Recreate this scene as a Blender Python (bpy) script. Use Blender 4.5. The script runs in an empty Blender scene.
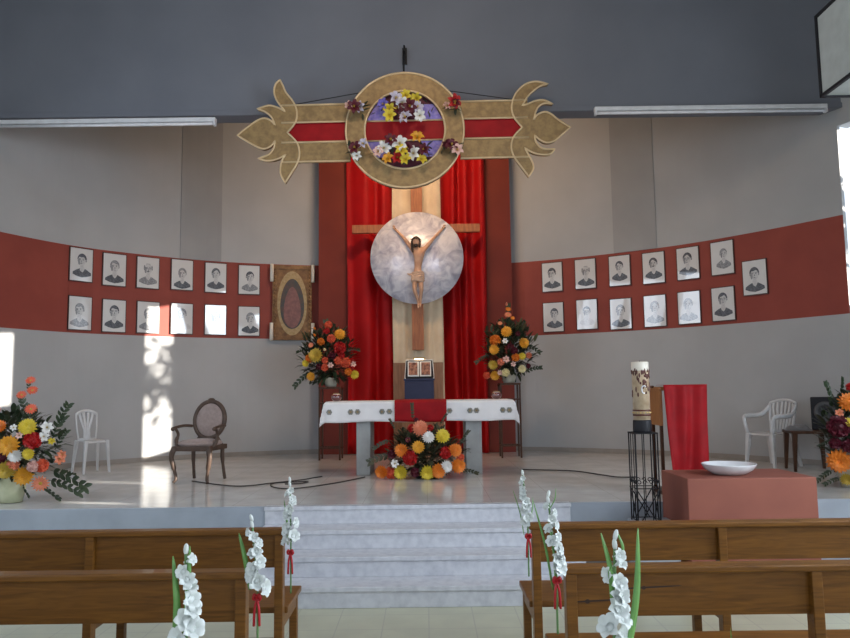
import bpy, bmesh, math, random
from mathutils import Vector, Matrix, Euler
from mathutils.geometry import tessellate_polygon
R = math.radians
PI = math.pi
col = bpy.context.scene.collection
rnd = random.Random(7)

# ---------------------------------------------------------------- camera maths
FPX, PITCH, ROLL, EYE = 720.0, R(5.63), R(0.75), 1.68
def ray(x, y):
    a = (x-425)/FPX; b = (319-y)/FPX
    a, b = a*math.cos(ROLL)+b*math.sin(ROLL), -a*math.sin(ROLL)+b*math.cos(ROLL)
    return Vector((a, math.cos(PITCH)-b*math.sin(PITCH), math.sin(PITCH)+b*math.cos(PITCH)))
def P(x, y, D):
    d = ray(x, y); t = D/d.y
    return Vector((d.x*t, D, EYE+d.z*t))
def F(x, y, z):
    d = ray(x, y); t = (z-EYE)/d.z
    return Vector((d.x*t, d.y*t, z))
STAGE = 0.64

# ---------------------------------------------------------------- materials
def mat(name, c, rough=.6, metal=0., c2=None, scale=8., bump=0., stretch=(1,1,1), coat=0., detail=4., lo=.35, hi=.65, bscale=None, sheen=0., spec=None, dist=0., emit=0.):
    m = bpy.data.materials.new(name); m.use_nodes = True
    nt = m.node_tree; b = nt.nodes['Principled BSDF']
    b.inputs['Base Color'].default_value = (*c, 1); b.inputs['Roughness'].default_value = rough
    b.inputs['Metallic'].default_value = metal; b.inputs['Coat Weight'].default_value = coat
    b.inputs['Coat Roughness'].default_value = .03
    if coat >= 1: b.inputs['Coat IOR'].default_value = 2.0
    if sheen: b.inputs['Sheen Weight'].default_value = sheen
    if spec is not None: b.inputs['Specular IOR Level'].default_value = spec
    if emit:
        b.inputs['Emission Color'].default_value = (*c, 1); b.inputs['Emission Strength'].default_value = emit
    tc = nt.nodes.new('ShaderNodeTexCoord'); mp = nt.nodes.new('ShaderNodeMapping')
    mp.inputs['Scale'].default_value = stretch
    nt.links.new(tc.outputs['Object'], mp.inputs['Vector'])
    n = nt.nodes.new('ShaderNodeTexNoise'); n.inputs['Scale'].default_value = scale; n.inputs['Detail'].default_value = detail
    n.inputs['Distortion'].default_value = dist
    nt.links.new(mp.outputs['Vector'], n.inputs['Vector'])
    if c2 is None: c2 = tuple(x*.88 for x in c)
    r = nt.nodes.new('ShaderNodeValToRGB')
    r.color_ramp.elements[0].position = lo; r.color_ramp.elements[0].color = (*c, 1)
    r.color_ramp.elements[1].position = hi; r.color_ramp.elements[1].color = (*c2, 1)
    nt.links.new(n.outputs['Fac'], r.inputs['Fac']); nt.links.new(r.outputs['Color'], b.inputs['Base Color'])
    if bump:
        n2 = n
        if bscale:
            n2 = nt.nodes.new('ShaderNodeTexNoise'); n2.inputs['Scale'].default_value = bscale; n2.inputs['Detail'].default_value = 5
            nt.links.new(mp.outputs['Vector'], n2.inputs['Vector'])
        bp = nt.nodes.new('ShaderNodeBump'); bp.inputs['Strength'].default_value = bump; bp.inputs['Distance'].default_value = .02
        nt.links.new(n2.outputs['Fac'], bp.inputs['Height']); nt.links.new(bp.outputs['Normal'], b.inputs['Normal'])
    return m
def tile_mat(name, c, c2, joint, size, rough, bumpw=.004):
    m = mat(name, c, rough, c2=c2, scale=3., detail=8)
    nt = m.node_tree; b = nt.nodes['Principled BSDF']
    src = b.inputs['Base Color'].links[0].from_socket
    tc = nt.nodes.new('ShaderNodeTexCoord'); br = nt.nodes.new('ShaderNodeTexBrick')
    br.offset = 0; br.inputs['Scale'].default_value = 1; br.inputs['Brick Width'].default_value = size
    br.inputs['Row Height'].default_value = size; br.inputs['Mortar Size'].default_value = bumpw
    nt.links.new(tc.outputs['Object'], br.inputs['Vector'])
    mx = nt.nodes.new('ShaderNodeMixRGB'); nt.links.new(br.outputs['Fac'], mx.inputs['Fac'])
    nt.links.new(src, mx.inputs['Color1']); mx.inputs['Color2'].default_value = (*joint, 1)
    nt.links.new(mx.outputs['Color'], b.inputs['Base Color'])
    return m
M = {}
M['petal_burg'] = mat('wine_cloth', (.10,.012,.03), .6)
M['wall'] = mat('wall_paint', (.42,.425,.43), .75, c2=(.385,.39,.395), scale=1.3, detail=6, bump=.04, bscale=60)
M['beamshaded'] = mat('beam_paint_shaded', (.175,.187,.22), .8, c2=(.155,.167,.20), scale=1.1, detail=6)  # darker and bluer than the walls: weaker light up there put into the colour
M['column'] = mat('column_paint', (.33,.335,.34), .75, c2=(.30,.305,.31), scale=1.5)
M['band'] = mat('band_paint', (.30,.066,.048), .55, c2=(.26,.056,.042), scale=2.5, detail=6, spec=.2)
M['panel'] = mat('panel_paint', (.20,.035,.022), .6, c2=(.165,.029,.02), scale=2, detail=6, spec=.2)
M['ceil'] = mat('ceiling_paint', (.4,.4,.39), .8)
M['stage'] = tile_mat('terrazzo', (.69,.68,.655), (.59,.58,.56), (.5,.48,.45), .6, .13, .003)
M['step'] = mat('step_terrazzo', (.60,.61,.65), .45, c2=(.46,.47,.52), scale=16, detail=12, lo=.38, hi=.75)
M['stagefront'] = mat('stage_front', (.36,.40,.46), .45, c2=(.31,.345,.40), scale=4, detail=8)
M['nave'] = tile_mat('nave_tiles', (.50,.50,.37), (.44,.44,.33), (.38,.37,.3), .33, .3, .004)
M['base'] = mat('baseboard', (.30,.27,.24), .5)
M['pewwood'] = mat('pew_wood', (.21,.088,.014), .42, c2=(.105,.040,.007), scale=3.2, stretch=(1.2,9,14), detail=6, lo=.3, hi=.75, dist=1.2, coat=.06, spec=.3)
M['knot'] = mat('knot_wood', (.035,.012,.005), .5)
M['darkwood'] = mat('dark_wood', (.085,.038,.02), .4, c2=(.05,.022,.012), scale=5, stretch=(6,6,1), spec=.2)
M['chairwood'] = mat('chair_wood', (.10,.065,.048), .5, c2=(.06,.038,.028), scale=14, spec=.3)
M['upholstery'] = mat('upholstery', (.33,.255,.23), .85, c2=(.28,.21,.19), scale=30, sheen=.2)
M['crosswood'] = mat('cross_wood', (.42,.15,.055), .5, c2=(.28,.09,.035), scale=5, stretch=(6,6,.8), detail=6)
M['tanwood'] = mat('tan_wood', (.34,.17,.09), .5, c2=(.25,.12,.06), scale=5, stretch=(8,8,1))
M['orangewood'] = mat('orange_wood', (.42,.17,.05), .5, c2=(.3,.11,.03), scale=5, stretch=(8,8,1))
M['plastic'] = mat('white_plastic', (.66,.67,.68), .35)
M['black'] = mat('black_iron', (.012,.012,.014), .45, spec=.2)
M['blackplastic'] = mat('black_plastic', (.02,.02,.024), .5, spec=.2)
M['grille'] = mat('speaker_cone', (.07,.07,.075), .5)
M['greycloth'] = mat('grey_cloth', (.12,.12,.125), .9, sheen=.3)
M['curtain'] = mat('red_curtain', (.42,.005,.006), .6, c2=(.35,.004,.005), scale=3, sheen=.0, spec=.2)
M['redcloth'] = mat('red_cloth', (.33,.004,.008), .6, c2=(.24,.003,.006), scale=6, sheen=.0, spec=.2)
M['cream'] = mat('cream_drape', (.72,.58,.40), .7, c2=(.62,.48,.32), scale=3, sheen=.2)
M['whitecloth'] = mat('white_cloth', (.80,.78,.78), .8, c2=(.74,.72,.73), scale=6, bump=.1, bscale=18)
M['embroid'] = mat('embroidery', (.40,.37,.37), .8, c2=(.25,.28,.24), scale=90)
M['stone'] = mat('altar_stone', (.34,.35,.35), .5, c2=(.28,.29,.29), scale=7, detail=8)
M['gold'] = mat('gold_leaf_panel', (.36,.24,.105), .5, metal=.25, c2=(.24,.155,.07), scale=15, detail=8, bump=.12, bscale=60)
M['goldrim'] = mat('pale_gold_rim', (.72,.55,.33), .35, metal=.3)
M['crossred'] = mat('cross_red', (.34,.008,.012), .5, c2=(.27,.006,.01), scale=7, spec=.2)
M['violet'] = mat('violet_cloth', (.22,.17,.62), .6, c2=(.36,.30,.68), scale=25)
M['silver'] = mat('pearl_silver', (.92,.89,.93), .28, metal=.15, c2=(.46,.44,.54), scale=5, detail=8, bump=.7, bscale=9, dist=1.4, lo=.38, hi=.7)
M['skin'] = mat('carved_skin', (.62,.36,.23), .5, c2=(.52,.28,.17), scale=10)
M['hair'] = mat('dark_hair', (.035,.018,.012), .6)
M['loincloth'] = mat('loincloth', (.62,.42,.30), .7)
M['thorn'] = mat('thorn_brown', (.05,.03,.015), .7)
M['paper'] = mat('portrait_paper', (.70,.70,.69), .5, c2=(.66,.66,.655), scale=5, coat=1.)
M['ink'] = mat('charcoal_ink', (.045,.05,.065), .6, c2=(.11,.12,.145), scale=45, coat=1.)
M['inkmid'] = mat('pencil_grey', (.17,.18,.20), .6, c2=(.34,.35,.37), scale=50, coat=1.)
M['inklight'] = mat('pencil_pale', (.50,.50,.51), .6, c2=(.62,.62,.62), scale=40, coat=1.)
M['frame'] = mat('portrait_frame', (.05,.02,.015), .45)
M['artgold'] = mat('old_gold_wood', (.27,.135,.045), .45, metal=.2, c2=(.14,.065,.022), scale=12, bump=.3, bscale=60)
M['artpale'] = mat('aged_ochre', (.44,.32,.16), .6, c2=(.34,.23,.10), scale=25)
M['artdark'] = mat('dull_teal', (.05,.06,.06), .6, c2=(.10,.06,.05), scale=12)
M['artrose'] = mat('dull_rose', (.25,.11,.10), .6, c2=(.17,.08,.075), scale=22)
M['candlewhite'] = mat('candle_wax', (.80,.74,.64), .4)
M['paschal'] = mat('paschal_wax', (.60,.48,.33), .3, c2=(.42,.30,.19), scale=14, coat=.3)
M['brownmark'] = mat('painted_brown', (.09,.02,.012), .5)
M['goldmark'] = mat('painted_gold', (.7,.5,.2), .3, metal=.6)
M['redglass'] = mat('red_glass', (.12,.006,.01), .08, coat=1)
M['navy'] = mat('navy_enamel', (.025,.03,.07), .5, c2=(.035,.04,.09), scale=3, spec=.3)
M['page'] = mat('book_page', (.9,.87,.80), .5)
M['picture'] = mat('page_picture', (.10,.03,.02), .6, c2=(.50,.22,.13), scale=22)
M['bulb'] = mat('lamp_bulb', (1,.72,.42), .4, emit=9)
M['brick'] = mat('clay_render', (.29,.10,.07), .6, c2=(.25,.085,.062), scale=3, detail=7, spec=.2)
M['ceramic'] = mat('white_ceramic', (.74,.75,.78), .15, coat=.5)
M['fixture'] = mat('white_enamel', (.72,.73,.76), .35)
M['tube'] = mat('unlit_tube', (.80,.82,.86), .15)
M['boxwhite'] = mat('milky_plastic', (.50,.55,.54), .4)
M['cable'] = mat('black_cable', (.02,.018,.018), .6)
M['leafdark'] = mat('dark_leaves', (.025,.045,.022), .45, c2=(.05,.075,.035), scale=12)
M['leafolive'] = mat('olive_leaves', (.07,.065,.03), .5, c2=(.04,.05,.03), scale=12)
M['leafgreen'] = mat('green_leaves', (.10,.25,.06), .4, c2=(.16,.34,.09), scale=9)
M['stem'] = mat('green_stem', (.12,.24,.08), .5)
M['bark'] = mat('bark', (.12,.08,.05), .8)
M['ribbon'] = mat('red_ribbon', (.42,.008,.015), .5)
M['potpale'] = mat('pale_pot', (.55,.52,.42), .5)
M['potgreen'] = mat('pale_yellow_glaze', (.62,.62,.40), .2, c2=(.5,.52,.33), scale=8, coat=.5)
def fl(n, c, k=.6): M[n] = mat('petal_'+n, c, .55, c2=tuple(x*k for x in c), scale=30)
fl('orange', (.90,.25,.02)); fl('amber', (.90,.42,.03)); fl('yellow', (.86,.66,.05)); fl('cream_p', (.85,.76,.42), .85)
fl('coral', (.85,.14,.06)); fl('salmon', (.88,.28,.15)); fl('red', (.55,.012,.012)); fl('burgundy', (.12,.006,.02))
fl('white', (.82,.81,.78), .9); fl('pink', (.82,.52,.46), .8); fl('lilac', (.62,.58,.72), .8); fl('mustard', (.62,.42,.05)); fl('glad', (.70,.74,.72), .9)
fl('blue_p', (.2,.16,.6))

# ---------------------------------------------------------------- mesh builder
class MB:
    def __init__(s): s.v = []; s.f = []; s.m = []; s.smooth = []
    def add(s, vs, fs, mi=0, M4=None, sm=False):
        o = len(s.v)
        for p in vs:
            p = Vector(p)
            s.v.append(M4 @ p if M4 is not None else p)
        for q in fs: s.f.append(tuple(o+i for i in q)); s.m.append(mi); s.smooth.append(sm)
        return s
    def box(s, x0, x1, y0, y1, z0, z1, mi=0, M4=None):
        vs = [(x0,y0,z0),(x1,y0,z0),(x1,y1,z0),(x0,y1,z0),(x0,y0,z1),(x1,y0,z1),(x1,y1,z1),(x0,y1,z1)]
        return s.add(vs, [(0,3,2,1),(4,5,6,7),(0,1,5,4),(1,2,6,5),(2,3,7,6),(3,0,4,7)], mi, M4)
    def hexa(s, b, t, mi=0):   # bottom four, top four corners
        return s.add(list(b)+list(t), [(0,3,2,1),(4,5,6,7),(0,1,5,4),(1,2,6,5),(2,3,7,6),(3,0,4,7)], mi)
    def lathe(s, prof, n=24, mi=0, M4=None, sm=True):
        vs = []; fs = []
        for r, z in prof:
            for k in range(n): vs.append((r*math.cos(2*PI*k/n), r*math.sin(2*PI*k/n), z))
        for i in range(len(prof)-1):
            for k in range(n):
                a = i*n+k; b = i*n+(k+1) % n; fs.append((a, b, b+n, a+n))
        fs.append(tuple(range(n-1, -1, -1))); fs.append(tuple((len(prof)-1)*n+k for k in range(n)))
        return s.add(vs, fs, mi, M4, sm)
    def tube(s, pts, r, n=8, mi=0, closed=False, flat=1.0):
        pts = [Vector(p) for p in pts]; N = len(pts)
        rs = r if isinstance(r, (list, tuple)) else [r]*N
        vs = []; fs = []; prev = None
        for i, p in enumerate(pts):
            if closed: t = pts[(i+1) % N]-pts[i-1]
            else: t = pts[min(i+1, N-1)]-pts[max(i-1, 0)]
            if t.length < 1e-9: t = Vector((0,0,1))
            t.normalize()
            if prev is None:
                a = Vector((0,0,1)) if abs(t.z) < .9 else Vector((1,0,0))
                u = t.cross(a).normalized()
            else:
                u = (prev-t*prev.dot(t))
                u = u.normalized() if u.length > 1e-6 else t.orthogonal().normalized()
            prev = u; w = t.cross(u)
            for k in range(n):
                an = 2*PI*k/n
                vs.append(p+u*(rs[i]*math.cos(an))+w*(rs[i]*flat*math.sin(an)))
        for i in range(N if closed else N-1):
            for k in range(n):
                a = i*n+k; b = i*n+(k+1) % n; j = ((i+1) % N)*n
                fs.append((a, b, j+(k+1) % n, j+k))
        if not closed:
            fs.append(tuple(range(n-1, -1, -1))); fs.append(tuple((N-1)*n+k for k in range(n)))
        return s.add(vs, fs, mi, None, True)
    def ell(s, c, rx, ry, rz, n=12, m=8, mi=0, M4=None):
        vs = []; fs = []
        for i in range(1, m):
            th = PI*i/m
            for k in range(n):
                ph = 2*PI*k/n
                vs.append((c[0]+rx*math.sin(th)*math.cos(ph), c[1]+ry*math.sin(th)*math.sin(ph), c[2]+rz*math.cos(th)))
        top = len(vs); vs.append((c[0], c[1], c[2]+rz)); bot = len(vs); vs.append((c[0], c[1], c[2]-rz))
        for i in range(m-2):
            for k in range(n):
                a = i*n+k; b = i*n+(k+1) % n; fs.append((a, a+n, b+n, b))
        for k in range(n):
            fs.append((top, k, (k+1) % n)); a = (m-2)*n; fs.append((bot, a+(k+1) % n, a+k))
        return s.add(vs, fs, mi, M4, True)
    def prism(s, out, y0, y1, mi=0, M4=None):      # outline in x,z ; thickness along y
        n = len(out); tri = tessellate_polygon([[Vector((a, b, 0)) for a, b in out]])
        vs = [(a, y0, b) for a, b in out]+[(a, y1, b) for a, b in out]
        fs = [tuple(t) for t in tri]+[tuple(n+i for i in reversed(t)) for t in tri]
        fs += [(i, (i+1) % n, n+(i+1) % n, n+i) for i in range(n)]
        return s.add(vs, fs, mi, M4)
    def disc(s, cx, cz, rx, rz, y, mi=0, n=18, th=.0006, a0=0, a1=2*PI, rot=0):
        o = []
        for k in range(n):
            a = a0+(a1-a0)*k/(n if a1-a0 > 6.2 else n-1)
            px, pz = rx*math.cos(a), rz*math.sin(a)
            o.append((cx+px*math.cos(rot)-pz*math.sin(rot), cz+px*math.sin(rot)+pz*math.cos(rot)))
        return s.prism(o, y-th, y, mi)
    def mesh(s, name, mats):
        me = bpy.data.meshes.new(name)
        me.from_pydata([tuple(v) for v in s.v], [], s.f)
        for m in (mats if isinstance(mats, (list, tuple)) else [mats]): me.materials.append(m)
        for i, p in enumerate(me.polygons): p.material_index = s.m[i]; p.use_smooth = s.smooth[i]
        bm = bmesh.new(); bm.from_mesh(me); bmesh.ops.recalc_face_normals(bm, faces=bm.faces); bm.to_mesh(me); bm.free()
        return me
    def build(s, name, mats, parent=None, bevel=0, loc=None):
        o = bpy.data.objects.new(name, s.mesh(name, mats)); col.objects.link(o)
        if parent: o.parent = parent
        if loc is not None: o.location = loc
        if bevel:
            b = o.modifiers.new('bevel', 'BEVEL'); b.width = bevel; b.segments = 2; b.limit_method = 'ANGLE'
        return o
def tag(o, label=None, cat=None, group=None, kind=None):
    if label: o['label'] = label
    if cat: o['category'] = cat
    if group: o['group'] = group
    if kind: o['kind'] = kind
    return o
def empty(name, loc, rz=0, label=None, cat=None, group=None):
    o = bpy.data.objects.new(name, None); col.objects.link(o)
    o.location = loc; o.rotation_euler = (0, 0, rz); o.empty_display_size = .1
    return tag(o, label, cat, group)
def struct(o): o['kind'] = 'structure'; return o
def kids(o): return [c for c in bpy.data.objects if c.parent == o]
def copy_tree(o, parent=None):
    c = o.copy(); col.objects.link(c); c.parent = parent
    for ch in kids(o): copy_tree(ch, c)
    return c
def facing(n, spin=0):     # rotation taking +Z to n
    return Vector(n).to_track_quat('Z', 'Y').to_matrix().to_4x4() @ Matrix.Rotation(spin, 4, 'Z')
def spline(pts, n=6, closed=False):
    pts = [Vector(p) for p in pts]; out = []; N = len(pts)
    rng = range(N) if closed else range(N-1)
    for i in rng:
        p0 = pts[(i-1) % N] if closed else pts[max(i-1, 0)]; p1 = pts[i]; p2 = pts[(i+1) % N]
        p3 = pts[(i+2) % N] if closed else pts[min(i+2, N-1)]
        for k in range(n):
            t = k/n
            out.append(.5*((2*p1)+(p2-p0)*t+(2*p0-5*p1+4*p2-p3)*t*t+(3*p1-p0-3*p2+p3)*t*t*t))
    if not closed: out.append(pts[-1])
    return out

# ---------------------------------------------------------------- the room
ZC = 7.0; BT, BB = 3.85, 2.575
WP = [(-5.85,8.55),(-5.68,9.3),(-5.16,10.35),(-4.46,11.08),(-3.6,11.72),(-2.63,12.12),(-1.6,12.36),(-.1,12.46),(1.0,12.40),(1.86,12.19),(2.96,11.63),(3.94,10.92),(4.71,10.05),(5.2,9.35),(5.38,9.07)]
WL = [Vector((p.x, p.y)) for p in spline([(a, b, 0) for a, b in WP], 6)]
def wallhit(x, y):
    d = ray(x, y); best = None
    for i in range(len(WL)-1):
        a, b = WL[i], WL[i+1]; e = b-a
        den = d.x*e.y-d.y*e.x
        if abs(den) < 1e-9: continue
        t = (a.x*e.y-a.y*e.x)/den; u = (a.x*d.y-a.y*d.x)/den
        if t > 0 and -.001 <= u <= 1.001:
            ang = math.atan2(e.y, e.x)
            return Vector((d.x*t, d.y*t, EYE+d.z*t)), ang
    return None
def ribbon(line, z0, z1, th, mi=0, mb=None, off=0):       # vertical slab following a plan line, thickness away from the room
    mb = mb or MB(); n = len(line); inn = []; out = []
    for i in range(n):
        t = (line[min(i+1, n-1)]-line[max(i-1, 0)]).normalized(); nn = Vector((-t.y, t.x))
        inn.append(line[i]+nn*off); out.append(line[i]+nn*(off+th))
    zs = [(z0, z1)]
    for i in range(n-1):
        a, b, c, d = inn[i], inn[i+1], out[i+1], out[i]
        mb.hexa([(a.x,a.y,z0),(b.x,b.y,z0),(c.x,c.y,z0),(d.x,d.y,z0)], [(a.x,a.y,z1),(b.x,b.y,z1),(c.x,c.y,z1),(d.x,d.y,z1)], mi)
    return mb
w = MB()
def wallsheet(line, levels):
    n = len(line); inn = []; out = []
    for i in range(n):
        t = (line[min(i+1, n-1)]-line[max(i-1, 0)]).normalized(); nn = Vector((-t.y, t.x))
        inn.append(line[i]); out.append(line[i]+nn*.07)
    for side, pl in ((0, inn), (1, out)):
        for (z0, z1, mi) in levels:
            for i in range(n-1):
                a, b = pl[i], pl[i+1]
                w.add([(a.x,a.y,z0),(b.x,b.y,z0),(b.x,b.y,z1),(a.x,a.y,z1)], [(0,1,2,3)], 0 if side else mi, None, False)
    for i in (0, n-1):
        a, b = inn[i], out[i]
        w.add([(a.x,a.y,0),(b.x,b.y,0),(b.x,b.y,ZC),(a.x,a.y,ZC)], [(0,1,2,3)], 0)
wallsheet(WL, [(0, BB, 0), (BB, BT, 1), (BT, ZC, 0)])
struct(w.build('wall_apse', [M['wall'], M['band']]))
# short stretch holding the tall window, then the right side wall
XR = 5.60; SX = Vector((5.38, 9.07)); EX = Vector((5.60, 8.62))
def opening_wall(mb, axis, a0, a1, pos, th, holes, z0=0, z1=ZC):
    """wall between a0..a1 along axis ('x' or 'y') at pos, thickness th, holes = (b0,b1,hz0,hz1)"""
    def bx(p0, p1, q0, q1):
        if p1-p0 < 1e-4 or q1-q0 < 1e-4: return
        lo, hi = min(pos, pos+th), max(pos, pos+th)
        if axis == 'y': mb.box(lo, hi, p0, p1, q0, q1)
        else: mb.box(p0, p1, lo, hi, q0, q1)
    cur = a0
    for (b0, b1, h0, h1) in sorted(holes):
        bx(cur, b0, z0, z1); bx(b0, b1, z0, h0); bx(b0, b1, h1, z1); cur = b1
    bx(cur, a1, z0, z1)
mb = MB()
for z0, z1 in ((0, 2.68), (5.02, ZC)):
    t = (EX-SX); nn = Vector((-t.y, t.x)).normalized()*.2; nn = Vector((abs(nn.x), abs(nn.y)))
    mb.hexa([(SX.x,SX.y,z0),(EX.x,EX.y,z0),(EX.x+nn.x,EX.y+nn.y,z0),(SX.x+nn.x,SX.y+nn.y,z0)],
            [(SX.x,SX.y,z1),(EX.x,EX.y,z1),(EX.x+nn.x,EX.y+nn.y,z1),(SX.x+nn.x,SX.y+nn.y,z1)])
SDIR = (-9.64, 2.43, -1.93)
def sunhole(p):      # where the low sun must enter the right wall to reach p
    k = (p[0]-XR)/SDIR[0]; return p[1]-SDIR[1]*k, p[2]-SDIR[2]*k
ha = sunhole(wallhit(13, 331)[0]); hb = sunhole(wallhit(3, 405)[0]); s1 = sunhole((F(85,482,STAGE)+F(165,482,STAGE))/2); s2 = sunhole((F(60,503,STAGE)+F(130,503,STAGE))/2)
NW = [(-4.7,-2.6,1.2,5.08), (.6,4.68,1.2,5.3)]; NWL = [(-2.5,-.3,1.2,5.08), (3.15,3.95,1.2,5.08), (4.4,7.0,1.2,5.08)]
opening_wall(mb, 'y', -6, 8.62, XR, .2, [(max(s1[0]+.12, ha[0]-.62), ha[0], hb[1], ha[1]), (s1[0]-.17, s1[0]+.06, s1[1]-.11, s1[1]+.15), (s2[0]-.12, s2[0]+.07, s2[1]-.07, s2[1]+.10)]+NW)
struct(mb.build('wall_right', M['wall']))
struct(MB().box(8.2, 8.5, -8, 4.06, -.2, 6.4).build('wall_sun_blocker', M['stagefront']))  # unseen slab added outside to keep low sun off the pews
mb = MB(); opening_wall(mb, 'y', -6, 8.55, -5.85, -.2, NWL)
struct(mb.build('wall_left', M['wall']))
mb = MB(); opening_wall(mb, 'x', -6.05, 5.8, -6, -.2, [(-4.9,-2.4,1.4,4.6), (-1.3,1.3,0,3.4), (2.4,4.9,1.4,4.6)])
struct(mb.build('wall_rear', M['wall']))
wn = 0
def wframe(x, y0, y1, z0, z1, nx=2, nz=4):
    global wn; wn += 1
    f = MB(); t = .02; 
    for k in range(nx+1):
        y = y0+(y1-y0)*k/nx; y = min(max(y, y0+t), y1-t); f.box(x-.02, x+.02, y-t, y+t, z0, z1)
    for k in range(nz+1):
        z = z0+(z1-z0)*k/nz; z = min(max(z, z0+t), z1-t); f.box(x-.015, x+.015, y0, y1, z-t, z+t)
    struct(f.build('window_%d' % wn, M['blackplastic']))
for (a, b, c, d) in NW:
    wframe(5.7, a, b, c, d)
for (a, b, c, d) in NWL:
    wframe(-5.95, a, b, c, d)
mb = MB(); mb.box(-6.05, 5.8, -6.2, 9.2, ZC, ZC+.15); mb.box(-6.05, 5.8, 9.2, 12.8, ZC, ZC+.15)
struct(mb.build('ceiling', M['ceil']))
mb = MB(); mb.box(-6.05, 5.8, -6.2, 6.7, -.15, 0); struct(mb.build('floor', M['nave']))
# stage
mb = MB(); mb.box(-5.84, 5.59, 6.74, 8.6, 0, STAGE-.002, 0)
pts = [p for p in WL]
mb.add([(-5.84,8.6,STAGE-.002)]+[(p.x, p.y, STAGE-.002) for p in pts if p.y > 8.6]+[(5.59,8.6,STAGE-.002)], [tuple(range(len([p for p in pts if p.y > 8.6])+2))], 0)
struct(mb.build('floor_stage', M['stage']))
mb = MB(); mb.box(-5.84, 5.59, 6.70, 6.74, 0, STAGE); struct(mb.build('stage_front', M['stagefront'], bevel=.004))
mb = MB()
for i, y in enumerate((5.78, 6.09, 6.395)): mb.box(-1.48, 1.30, y, 6.70, .16*i, .16*(i+1)-.0, 0)
mb.box(-1.48, 1.30, 6.688, 6.76, .48, STAGE+.002)
for i, y in enumerate((5.78, 6.09, 6.395, 6.688)): mb.box(-1.485, 1.305, y-.012, y+.02, .16*(i+1)-.035, .16*(i+1)+.002)
struct(mb.build('steps', M['step'], bevel=.004))
# baseboard
struct(ribbon(WL[6:], STAGE, STAGE+.07, .012, off=-.014).build('baseboard_apse', M['base']))
# flat painted centre panel, the beam, the two column strips
a = P(319, 300, 12.1); b = P(512, 300, 12.1)
mb = MB(); mb.box(a.x, b.x, 12.06, 12.3, STAGE, ZC-.01); struct(mb.build('wall_centre', M['panel']))
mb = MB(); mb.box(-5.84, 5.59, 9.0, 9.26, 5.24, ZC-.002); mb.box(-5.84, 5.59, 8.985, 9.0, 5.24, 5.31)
struct(mb.build('wall_beam', M['beamshaded'], bevel=.01))
def strip(x0, x1, name):
    p0, _ = wallhit(x0, 200); p1, _ = wallhit(x1, 200)
    line = [p for p in WL if p0.x < p.x < p1.x]; line = [Vector(p0[:2])]+line+[Vector(p1[:2])]
    struct(ribbon(line, BT+.002, ZC-.01, .012, off=-.014).build(name, M['column']))
strip(181, 222, 'trim_1'); strip(612, 655, 'trim_2')

# ---------------------------------------------------------------- portraits
def drawing(k, hx=0, hz=.03, s=1.0, hair='dark', glasses=False, turn=0, coat='dark', beard=False, bald=False):
    m = MB(); y = -.0135; s *= 1.22; hz += .015
    sw = .115*s; bz = hz-.135*s
    H_ = 0 if hair == 'dark' else 1
    cm = {'dark': 0, 'mid': 1, 'pale': 2}[coat]
    # shoulders
    o = [(hx-sw, bz-.045), (hx-sw*.96, bz-.01), (hx-sw*.6, bz+.022), (hx-.030*s, bz+.045), (hx-.012*s, bz+.005), (hx+.004, bz-.012), (hx+.018*s, bz+.005), (hx+.034*s, bz+.045), (hx+sw*.62, bz+.020), (hx+sw*.97, bz-.012), (hx+sw, bz-.05), (hx+sw*.5, bz-.075), (hx, bz-.088), (hx-sw*.55, bz-.072)]
    m.prism(o, y-.0006, y, cm)
    # neck, face, ears
    m.disc(hx+turn*.004, bz+.05, .026*s, .045*s, y-.0006, 2)
    m.disc(hx+turn*.006, hz, .048*s, .068*s, y-.0012, 2)
    for sx in (-1, 1): m.disc(hx+sx*.050*s, hz-.002, .008*s, .016*s, y-.0006, 1)
    # hair
    if not bald:
        o = []
        for i in range(13):
            a = PI*(i/12); o.append((hx+.058*s*math.cos(a)+turn*.003, hz+.012*s+.072*s*math.sin(a)))
        for i in range(9):
            a = PI-PI*(i/8); o.append((hx+.042*s*math.cos(a)+turn*.009*s, hz+.012*s+(.034+.010*math.sin(3*a+k))*s*math.sin(a)))
        m.prism(o, y-.0022, y-.0012, H_)
    else:
        for sx in (-1, 1): m.disc(hx+sx*.048*s, hz+.018*s, .009*s, .028*s, y-.0014, 1)
        m.disc(hx, hz+.064*s, .03*s, .004*s, y-.0014, 1)
    # shade on one cheek, eyes, brows, nose, mouth
    m.disc(hx+turn*.006-.034*s, hz-.016*s, .013*s, .042*s, y-.0015, 1)
    for sx in (-1, 1):
        ex = hx+sx*.019*s+turn*.009*s
        m.disc(ex, hz+.006*s, .0085*s, .0042*s, y-.0022, 0, n=10)
        m.disc(ex, hz+.018*s, .013*s, .0028*s, y-.0022, 0, n=10, rot=-sx*.15)
        if glasses:
            o = [(ex+.016*s*math.cos(a*PI/6), hz+.005*s+.012*s*math.sin(a*PI/6)) for a in range(12)]
            m.tube([(a, y-.003, b) for a, b in o], .0014, 4, 0, closed=True)
    m.prism([(hx+turn*.012*s, hz+.004), (hx+turn*.012*s+.004, hz), (hx+turn*.012*s+.009*s, hz-.024*s), (hx+turn*.012*s-.004*s, hz-.026*s)], y-.0026, y-.0020, 1)
    m.disc(hx+turn*.01*s, hz-.040*s, .015*s, .0032*s, y-.0022, 0, n=10)
    if beard: m.disc(hx+turn*.01*s, hz-.032*s, .019*s, .0045*s, y-.0024, 0, n=12)
    return m
fr = MB(); fr.box(-.178,.178,-.012,.012,-.252,-.240).box(-.178,.178,-.012,.012,.240,.252).box(-.178,-.167,-.012,.012,-.24,.24).box(.167,.178,-.012,.012,-.24,.24).box(-.167,.167,.0,.012,-.24,.24)
FR = fr.mesh('frame', M['frame'])
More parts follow.
